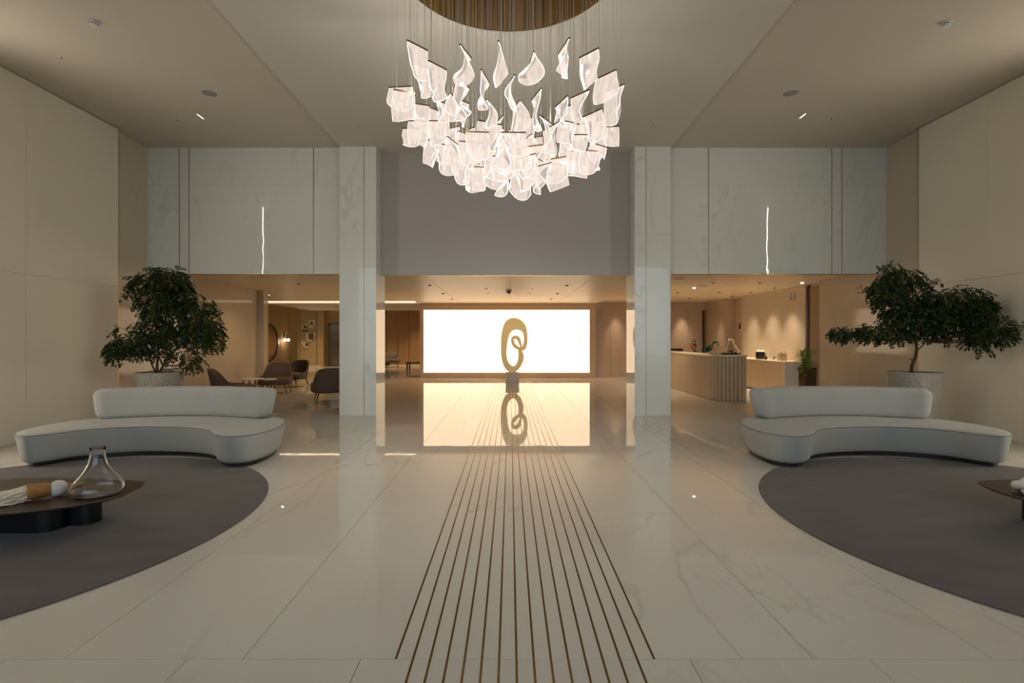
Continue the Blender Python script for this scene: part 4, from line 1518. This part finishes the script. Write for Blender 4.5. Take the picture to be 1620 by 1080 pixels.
def petal_mesh(w, L, twist, curl, bend, taper, wav, seed):
    rnd = random.Random(seed)
    nu, nv, th = 10, 16, .006
    ph = rnd.uniform(0, 6.28)
    def P(s, t):
        # s across -1..1, t down 0..1
        hw = w / 2 * (1 + .10 * math.sin(PI * t) - taper * t * t)
        x = s * hw
        ln = L * (1 - (.12 + .06 * math.sin(ph)) * (abs(s) ** 2.5)) if True else L
        ln *= 1 + .10 * s * math.sin(ph * 1.7)
        z = -t * ln
        yy = curl * (s * s - .3) * t * (1 - .3 * t) + bend * math.sin(t * PI * .9 + .2) * t + wav * math.sin(t * 7 + ph + s * 1.3) * t
        a = twist * t * (1 - .25 * t)
        ca, sa = math.cos(a), math.sin(a)
        xs_ = x + wav * .6 * math.sin(t * 5 + ph) * t
        return Vector((xs_ * ca - yy * sa, xs_ * sa + yy * ca, z))
    G = [[P(-1 + 2 * i / nu, j / nv) for i in range(nu + 1)] for j in range(nv + 1)]
    N = [[None] * (nu + 1) for _ in range(nv + 1)]
    for j in range(nv + 1):
        for i in range(nu + 1):
            du = G[j][min(nu, i + 1)] - G[j][max(0, i - 1)]
            dv = G[min(nv, j + 1)][i] - G[max(0, j - 1)][i]
            N[j][i] = du.cross(dv).normalized()
    m = MB()
    idx = lambda j, i, s: (j * (nu + 1) + i) * 2 + s
    vs = []
    for j in range(nv + 1):
        for i in range(nu + 1):
            vs += [G[j][i] + N[j][i] * th / 2, G[j][i] - N[j][i] * th / 2]
    fs = []
    for j in range(nv):
        for i in range(nu):
            fs.append((idx(j, i, 0), idx(j, i + 1, 0), idx(j + 1, i + 1, 0), idx(j + 1, i, 0)))
            fs.append((idx(j, i, 1), idx(j + 1, i, 1), idx(j + 1, i + 1, 1), idx(j, i + 1, 1)))
    m.add(vs, fs, 0)
    es = []
    for j in range(nv):
        es.append((idx(j, 0, 0), idx(j + 1, 0, 0), idx(j + 1, 0, 1), idx(j, 0, 1)))
        es.append((idx(j, nu, 0), idx(j, nu, 1), idx(j + 1, nu, 1), idx(j + 1, nu, 0)))
    for i in range(nu):
        es.append((idx(nv, i, 0), idx(nv, i + 1, 0), idx(nv, i + 1, 1), idx(nv, i, 1)))
        es.append((idx(0, i, 0), idx(0, i, 1), idx(0, i + 1, 1), idx(0, i + 1, 0)))
    m.f += es
    m.mi += [1] * len(es)
    return m.mesh('acrylic_sheet', smooth=True, angle=60)


def hang(p0, p1, L, twist, curl, bend, taper, wav, seed, lamp=False):
    """p0, p1: ends of the brass bar in world space"""
    mid = (p0 + p1) / 2
    d = p1 - p0
    rz = math.atan2(d.y, d.x)
    w = max(.13, min(.30, d.length * 1.16))
    me = petal_mesh(w, L, twist, curl, bend, taper, wav, seed)
    pe = link('acrylic_sheet', me, ['acrylic', 'acrylic_edge'], ch, mid - ch_o, rz)
    b = MB().box((-w / 2 - .004, -.007, 0.0), (w / 2 + .004, .007, .012))
    b.obj('bar', 'brass', pe)
    c = MB()
    topz = ch_o.z - mid.z
    for s in (-.36, .36):
        c.box((s * w - .0011, -.0011, .012), (s * w + .0011, .0011, topz))
    c.obj('cable', 'cable', pe)
    if lamp:
        light('led', 'SPOT', (0, 0, -.012), CH_DOWN, (1.0, .95, .84), pe, size=.015, spot=math.radians(172), blend=.25)
        light('sheet_glow', 'POINT', (0, .03, -L * .6), CH_ROUND, (1.0, .95, .84), pe, size=.03)
    return pe


# (bar end, bar end, bottom) read off the photo in 3.2717x crop pixels from (580, 0), and the depth in metres; then shape
BARS = [
    (218, 217, 306, 262, 395, 4.20, .3, .04, .05), (327, 322, 405, 362, 510, 4.55, .35, .06, .05), (258, 338, 338, 366, 495, 4.75, .9, .05, .06),
    (488, 240, 536, 300, 430, 4.10, 1.9, .02, .03), (684, 220, 700, 268, 430, 3.98, 1.35, .03, .04), (864, 275, 846, 330, 430, 4.05, 1.7, .05, .12),
    (1045, 207, 997, 280, 390, 4.10, -.6, .07, .09), (1192, 258, 1110, 300, 432, 4.25, -.25, .04, .08), (1283, 370, 1193, 412, 520, 4.75, .2, .02, .08),
    (1325, 443, 1240, 480, 628, 4.95, -.5, .10, .10), (597, 362, 632, 440, 550, 4.40, .7, .06, .05), (764, 395, 742, 440, 550, 4.50, -1.1, .02, .12),
    (470, 395, 525, 460, 590, 4.60, .8, .09, .08), (900, 465, 858, 520, 660, 4.75, -.7, .05, .07), (125, 456, 228, 450, 562, 5.15, .1, .05, .06),
    (148, 468, 240, 486, 618, 4.90, -.2, .10, .08), (240, 538, 318, 550, 630, 5.30, .1, .02, .03), (348, 512, 425, 550, 618, 5.10, .6, .12, .05),
    (440, 490, 490, 545, 590, 4.95, -1.4, .08, .05), (470, 515, 525, 538, 640, 5.10, .7, .06, .07), (622, 520, 645, 575, 655, 4.85, 1.2, .03, .05),
    (790, 517, 762, 590, 680, 4.90, 1.0, .10, .05), (776, 610, 853, 612, 710, 5.55, .25, .10, .08), (1035, 490, 980, 570, 625, 4.90, -.7, .08, .06),
    (1145, 472, 1065, 508, 612, 5.00, -.9, .05, .04), (1210, 570, 1130, 605, 730, 5.20, -.5, .11, .09), (1230, 622, 1155, 640, 725, 5.60, .3, .06, .05),
    (1300, 657, 1235, 660, 752, 5.75, .15, .02, .14), (195, 668, 266, 668, 755, 5.70, -.2, .04, .14), (222, 628, 310, 632, 745, 5.60, .3, .09, .06),
    (330, 628, 412, 628, 742, 5.65, -.4, .04, .04), (305, 735, 345, 728, 850, 5.95, 1.3, .06, .06), (415, 672, 474, 658, 742, 5.95, .2, .02, .03),
    (485, 685, 574, 715, 800, 5.55, -.5, .08, .06), (515, 682, 552, 664, 770, 6.05, .6, .05, .05), (586, 628, 692, 648, 770, 5.30, .5, .10, .08),
    (704, 605, 668, 640, 740, 5.60, -.8, .04, .05), (360, 742, 455, 762, 890, 5.85, .35, .10, .07), (366, 740, 432, 724, 845, 6.15, -.3, .05, .05),
    (456, 826, 522, 815, 940, 6.00, 1.1, .10, .07), (520, 862, 598, 868, 987, 5.75, .15, .04, .05), (556, 855, 642, 842, 975, 5.95, -.7, .12, .08),
    (688, 862, 736, 892, 1000, 5.55, 1.4, .07, .07), (760, 906, 838, 898, 1020, 5.60, .3, .13, .08), (944, 850, 1024, 858, 978, 5.95, -1.0, .12, .05),
    (1045, 792, 1112, 770, 905, 6.05, .6, .11, .07), (1114, 780, 1192, 785, 893, 5.85, -.8, .10, .07), (1010, 742, 1082, 762, 880, 6.05, .2, .03, .04),
    (1060, 700, 1136, 700, 775, 5.75, .2, .04, .05), (1074, 645, 1126, 648, 720, 6.15, -.2, .03, .03), (822, 724, 850, 700, 800, 5.35, .8, .07, .05),
    (714, 690, 722, 745, 860, 4.95, 1.2, .06, .06), (742, 668, 736, 730, 870, 5.05, -1.3, .07, .06), (864, 716, 900, 710, 790, 6.10, .3, .03, .04),
    (920, 690, 990, 625, 790, 5.20, -.8, .13, .10), (1165, 742, 1238, 765, 862, 6.10, .7, .09, .06), (1000, 625, 1080, 640, 745, 5.55, .5, .12, .08),
    (640, 790, 720, 812, 930, 5.75, -.5, .12, .08), (850, 790, 905, 850, 970, 5.45, .8, .12, .09), (740, 770, 800, 800, 890, 5.50, -.9, .10, .08),
    (590, 770, 660, 768, 880, 5.90, .7, .12, .07), (470, 750, 560, 770, 850, 6.00, .4, .08, .08), (930, 800, 1000, 820, 870, 6.10, -.4, .06, .10),
    (660, 700, 700, 670, 800, 5.90, .9, .06, .06), (880, 760, 960, 740, 860, 5.85, -.6, .08, .06), (620, 850, 700, 838, 970, 6.00, .5, .12, .08),
    (770, 840, 850, 850, 950, 5.95, .6, .12, .08), (240, 600, 330, 612, 700, 5.85, .8, .09, .06), (1110, 610, 1180, 596, 700, 5.95, -.6, .08, .06),
    (1180, 690, 1240, 690, 800, 6.15, .4, .10, .07), (820, 770, 870, 760, 880, 5.75, -.9, .09, .07), (690, 760, 760, 742, 850, 6.15, .5, .09, .06),
    (990, 560, 1060, 548, 660, 5.70, .6, .10, .07), (330, 560, 400, 590, 700, 5.75, -.8, .10, .06), (540, 760, 610, 742, 850, 6.20, -.5, .05, .06),
    (1010, 680, 1060, 672, 760, 5.95, .9, .07, .06), (900, 600, 960, 650, 760, 5.35, .7, .10, .07), (760, 700, 830, 712, 800, 6.20, .3, .06, .06),
]
CS = 3.2717
for k, (ax, ay, bx2, by2, bot, Y, tw, cu_, wv) in enumerate(BARS):
    pa = Vector((580 + ax / CS, ay / CS))
    pb_ = Vector((580 + bx2 / CS, by2 / CS))
    ym = (pa.y + pb_.y) / 2
    z = EYE - (ym - VY) / FPX * Y
    # the bar is level: each end's depth follows from its height in the picture, kept within a sheet's length
    def end(p):
        yy_ = FPX * (z - EYE) / (VY - p.y)
        yy_ = max(Y - .10, min(Y + .10, yy_))
        return Vector(((p.x - VX) / FPX * yy_, yy_, z))
    L_ = max(.16, (bot / CS - ym) * Y / FPX * 1.08)
    rnd = random.Random(100 + k)
    hang(end(pa), end(pb_), L_, tw, cu_ * rnd.choice((-1, 1)) * 1.3, rnd.uniform(-.04, .06), rnd.uniform(-.15, .18), wv * .16, 300 + k, lamp=(k % 5 == 2))
# the parts of the ring that the others hide
rnd = random.Random(77)
for k in range(12):
    a = rnd.uniform(0, 2 * PI)
    r = rnd.uniform(.15, .75)
    z = 3.28 + .45 * r * r + rnd.uniform(-.05, .15)
    c = Vector((HC.x + r * math.cos(a), HC.y + .1 + r * math.sin(a) * .8, z))
    t = rnd.uniform(0, PI)
    dv = Vector((math.cos(t), math.sin(t), 0)) * .095
    hang(c - dv, c + dv, rnd.uniform(.2, .27), rnd.uniform(-1, 1), rnd.uniform(-.15, .15), rnd.uniform(-.05, .07), rnd.uniform(-.1, .2), .015, 600 + k)

# ================================================================== CEILING FITTINGS
def fit(name, label, cat, px, py, z, build, group=None):
    Y = FPX * (z - EYE) / (VY - py)
    t = thing(name, label, cat, ((px - VX) / FPX * Y, Y, z), group=group)
    build(t)
    return t


def detector(t):
    MB().lathe([(.001, -.001), (.055, -.001), (.058, -.012), (.052, -.02), (.05, -.02)], seg=28).obj('base', 'plastic_white', t, smooth=True, angle=40)
    MB().lathe([(.001, -.021), (.046, -.021), (.046, -.036), (.036, -.05), (.001, -.053)], seg=28).obj('sensor', 'plastic_white', t, smooth=True, angle=40)
    for k in range(12):
        a = 2 * PI * k / 12
        MB().box((-.004, -.0015, -.034), (.004, .0015, -.024)).obj('vent_slot', 'screen_black', t, (.0462 * math.cos(a), .0462 * math.sin(a), 0), a + PI / 2)


def speaker(t):
    MB().lathe([(.112, -.001), (.124, -.001), (.124, -.006), (.112, -.008), (.112, -.001)], seg=40, caps=False).obj('rim', 'plastic_white', t, smooth=True, angle=40)
    MB().lathe([(.001, -.001), (.112, -.001), (.112, -.005), (.001, -.007)], seg=40).obj('grille', 'speaker_grille', t)


def slot_lamp(t):
    MB().box((-.012, -.11, -.004), (.012, .11, -.001)).obj('frame', 'plastic_white', t)
    MB().box((-.006, -.085, -.0055), (.006, .085, -.004)).obj('diffuser', 'lamp_on', t)


def head(t):
    MB().lathe([(.001, -.001), (.035, -.001), (.035, -.006), (.001, -.008)], seg=20).obj('plate', 'plastic_white', t)
    MB().lathe([(.001, -.008), (.010, -.008), (.014, -.022), (.001, -.024)], seg=12).obj('nozzle', 'steel', t)


def down(lens):
    def f(t):
        MB().lathe([(.038, -.001), (.052, -.001), (.052, -.004), (.038, -.006), (.038, -.001)], seg=24, caps=False).obj('trim_ring', 'ceil_low', t, smooth=True, angle=40)
        MB().lathe([(.001, -.001), (.038, -.001), (.036, -.024), (.001, -.024)], seg=24).obj('lens', lens, t)
    return f


fit('smoke_detector', 'white smoke detector on the left high ceiling', 'detector', 148, 34, ZS, detector, 'smoke detectors')
fit('smoke_detector', 'white smoke detector on the right high ceiling', 'detector', 1497, 35, ZS, detector, 'smoke detectors')
fit('ceiling_speaker', 'round flush speaker in the left high ceiling', 'speaker', 331, 147, ZS, speaker, 'ceiling speakers')
fit('ceiling_speaker', 'round flush speaker in the right high ceiling', 'speaker', 1251, 147, ZS, speaker, 'ceiling speakers')
fit('slot_downlight', 'short bright slot light in the left high ceiling', 'light', 317, 184, ZS, slot_lamp, 'slot downlights')
fit('slot_downlight', 'short bright slot light in the right high ceiling', 'light', 1270, 183, ZS, slot_lamp, 'slot downlights')
for px, py, z, lab in ((281, 188, ZS, 'left of the left slot light'), (1315, 187, ZS, 'right of the right slot light'), (566, 196, ZM, 'in the centre ceiling above the left column'), (1033, 196, ZM, 'in the centre ceiling above the right column'), (97, 90, ZS, 'near the top of the left wall')):
    fit('sprinkler_head', 'tiny pale sprinkler head ' + lab, 'sprinkler', px, py, z, head, 'sprinkler heads')
for k, (px, py) in enumerate(((680, 451), (701, 464), (715, 472.6))):
    fit('downlight', '%s dark downlight from the front, left row before the glowing panel' % ORD[k], 'downlight', px, py, ZLM, down('dark_gap'), 'passage downlights')
for k, (px, py) in enumerate(((897, 451), (882, 464), (872, 472.6))):
    fit('downlight', '%s dark downlight from the front, right row before the glowing panel' % ORD[k], 'downlight', px, py, ZLM, down('dark_gap'), 'passage downlights')
for px, py, lab in ((769, 456.5, 'front left of the dome camera'), (773, 463, 'rear left of the dome camera'), (842, 456.5, 'front right of the dome camera'), (839, 463, 'rear right of the dome camera')):
    fit('sprinkler_head', 'tiny sprinkler head ' + lab, 'sprinkler', px, py, ZLM, head, 'sprinkler heads')


def dome(t):
    MB().lathe([(.001, -.001), (.085, -.001), (.085, -.03), (.07, -.035), (.001, -.035)], seg=28).obj('housing', 'plastic_white', t, smooth=True, angle=40)
    MB().sphere((0, 0, -.036), .062, 20, 12).obj('dome', 'screen_black', t, smooth=True)


fit('dome_camera', 'small dome camera in the middle of the passage ceiling', 'camera', 805, 459, ZLM, dome)


def diffuser(r):
    def f(t):
        MB().lathe([(.001, -.02), (r * .35, -.02), (r * .35, -.03), (.001, -.03)], seg=32).obj('disc', 'plastic_white', t)
        MB().lathe([(r * .8, -.001), (r, -.001), (r, -.012), (r * .8, -.02), (r * .8, -.001)], seg=40, caps=False).obj('outer_ring', 'plastic_white', t, smooth=True, angle=40)
        MB().lathe([(r * .5, -.003), (r * .64, -.003), (r * .62, -.022), (r * .5, -.022), (r * .5, -.003)], seg=40, caps=False).obj('inner_ring', 'plastic_white', t, smooth=True, angle=40)
    return f


fit('air_diffuser', 'round air diffuser in the reception ceiling next to the right column', 'vent', 1074, 440, ZL, diffuser(.12), 'air diffusers')
fit('air_diffuser', 'round air diffuser further back over the reception desk', 'vent', 1112, 452, ZL, diffuser(.15), 'air diffusers')
RD = [(1128, 447, 0), (1098, 455, 1), (1072, 462, 0), (1138, 462, 0), (1202, 447, 0), (1188, 462, 0), (1225, 455, 0), (1269, 447, 1), (1158, 468, 0), (1132, 471.5, 0), (1091, 471.5, 0)]
RL_ = ['behind the front air diffuser', 'glowing beside the rear air diffuser', 'close to the right column', 'over the middle of the desk', 'in front of the low counter, front row', 'over the low counter, middle row', 'near the wash-lit wall', 'glowing at the front end of the wash-lit wall', 'before the projecting beige block', 'near the dark recess', 'near the taupe reception wall']
for (px, py, on), lab in zip(RD, RL_):
    fit('downlight', 'small reception downlight ' + lab, 'downlight', px, py, ZL, down('lamp_on' if on else 'dark_gap'), 'reception downlights')
fit('downlight', 'single downlight in the left lounge ceiling', 'downlight', 472, 448, ZL, down('dark_gap'))
t = fit('slot_downlight', 'short light slot beside the pilaster in the left lounge ceiling', 'light', 421, 466.5, ZL, lambda t: None)
MB().box((-.12, -.02, -.005), (.12, .02, -.001)).obj('diffuser', 'line', t)

# red call point and wall signs
rp = thing('call_point', 'small red alarm call point on the short beige side wall', 'alarm', (8.02, 17.85, 1.85))
MB().box((-.03, -.055, 0), (0, .055, .2)).obj('body', 'red', rp, bevel=.004)
MB().box((-.032, -.03, .07), (-.03, .03, .13)).obj('button', 'dark_gap', rp)
ex = thing('fire_extinguisher', 'dark red extinguisher in the dark recess beside the reception wall', 'extinguisher', (7.60, 20.45, 1.28))
MB().lathe([(.001, 0), (.055, 0), (.06, .02), (.06, .27), (.045, .32), (.02, .34), (.02, .37), (.001, .37)], seg=20).obj('cylinder', 'red', ex, smooth=True, angle=40)
MB().box((-.015, -.05, .37), (.015, .03, .40)).obj('handle', 'screen_black', ex)
MB().box((-.05, .06, .1), (.05, .45, .14)).obj('bracket', 'steel_dark', ex)
sg = thing('wall_pictograms', 'small grey pictogram pair high on the wash-lit wall', 'sign', (7.898, at(1253, 470, 14.3).y, 2.58))
for dy, kind in ((.085, 0), (-.085, 1)):
    MB().sphere((-.003, dy, .20), .028, 12, 8, sc=(.1, 1, 1)).obj('figure_head', 'speaker_grille', sg)
    pts = [(-.035, .0), (.035, .0), (.05, .17), (-.05, .17)] if kind else [(-.06, .0), (.06, .0), (.022, .17), (-.022, .17)]
    vs = [(-.004, dy + a, b_) for a, b_ in pts] + [(0, dy + a, b_) for a, b_ in pts]
    MB().add(vs, [(0, 1, 2, 3), (7, 6, 5, 4), (0, 4, 5, 1), (1, 5, 6, 2), (2, 6, 7, 3), (3, 7, 4, 0)]).obj('figure_body', 'speaker_grille', sg)

# ================================================================== LAMPS OF THE ROOMS BEHIND
WARM = (1.0, .80, .56)
for i, (x, y_, p, a) in enumerate(((4.15, 19.85, .8, 55), (6.75, 19.85, 1.0, 55), (7.38, 14.3, 1.25, 80), (7.38, 15.4, 1.2, 80), (7.38, 16.6, 1.0, 80), (7.35, 18.7, .8, 50),
                                   (6.2, 13.6, 1.3, 100), (6.4, 16.4, 1.5, 100), (4.4, 14.5, 1.2, 100), (4.4, 17.8, 1.0, 100))):
    light('reception_spot', 'SPOT', (x, y_, ZL - .02), SPOT_W * p, WARM, size=.06, spot=math.radians(a), blend=1.0)
for x, y_, p in ((-6.0, 13.5, .45), (-7.9, 18.2, .6), (-6.0, 17.0, .6)):
    light('lounge_spot', 'SPOT', (x, y_, ZL - .02), LOUNGE_W * p, (1.0, .70, .38), size=.03, spot=math.radians(150), blend=.8)
for x, y_, p in ((-7.0, 26.5, 1.0), (-4.5, 27.5, 1.0), (-10.5, 26.0, 1.0)):
    light('rear_lounge_spot', 'SPOT', (x, y_, 3.2), LOUNGE_W * 2.2 * p, (1.0, .70, .40), size=.03, spot=math.radians(115), blend=.8)

# recessed spots in the centre ceiling above the entrance side of the hall
for x, lab in ((-.45, 'left'), (.45, 'right')):
    t = thing('ceiling_spot', 'recessed ceiling spot near the entrance, %s of the axis' % lab, 'downlight', (x, .35, ZM), group='entrance ceiling spots')
    down('lamp_on')(t)
    light('ceiling_spot_light', 'SPOT', (0, 0, -.015), ENTRANCE_W, (1.0, .90, .76), t, size=.03, spot=math.radians(130), blend=.6)

# two added fill spots, without any fitting, to brighten the sculpture
for x in (-.95, 1.1):
    o = light('sculpture_fill', 'SPOT', (x, 14.9, ZLM - .02), 60, (1.0, .84, .60), size=.03, spot=math.radians(50), blend=.8)
    dvec = Vector((bx_, SPX, 1.2)) - Vector(o.location)
    o.rotation_euler = dvec.to_track_quat('-Z', 'Y').to_euler()
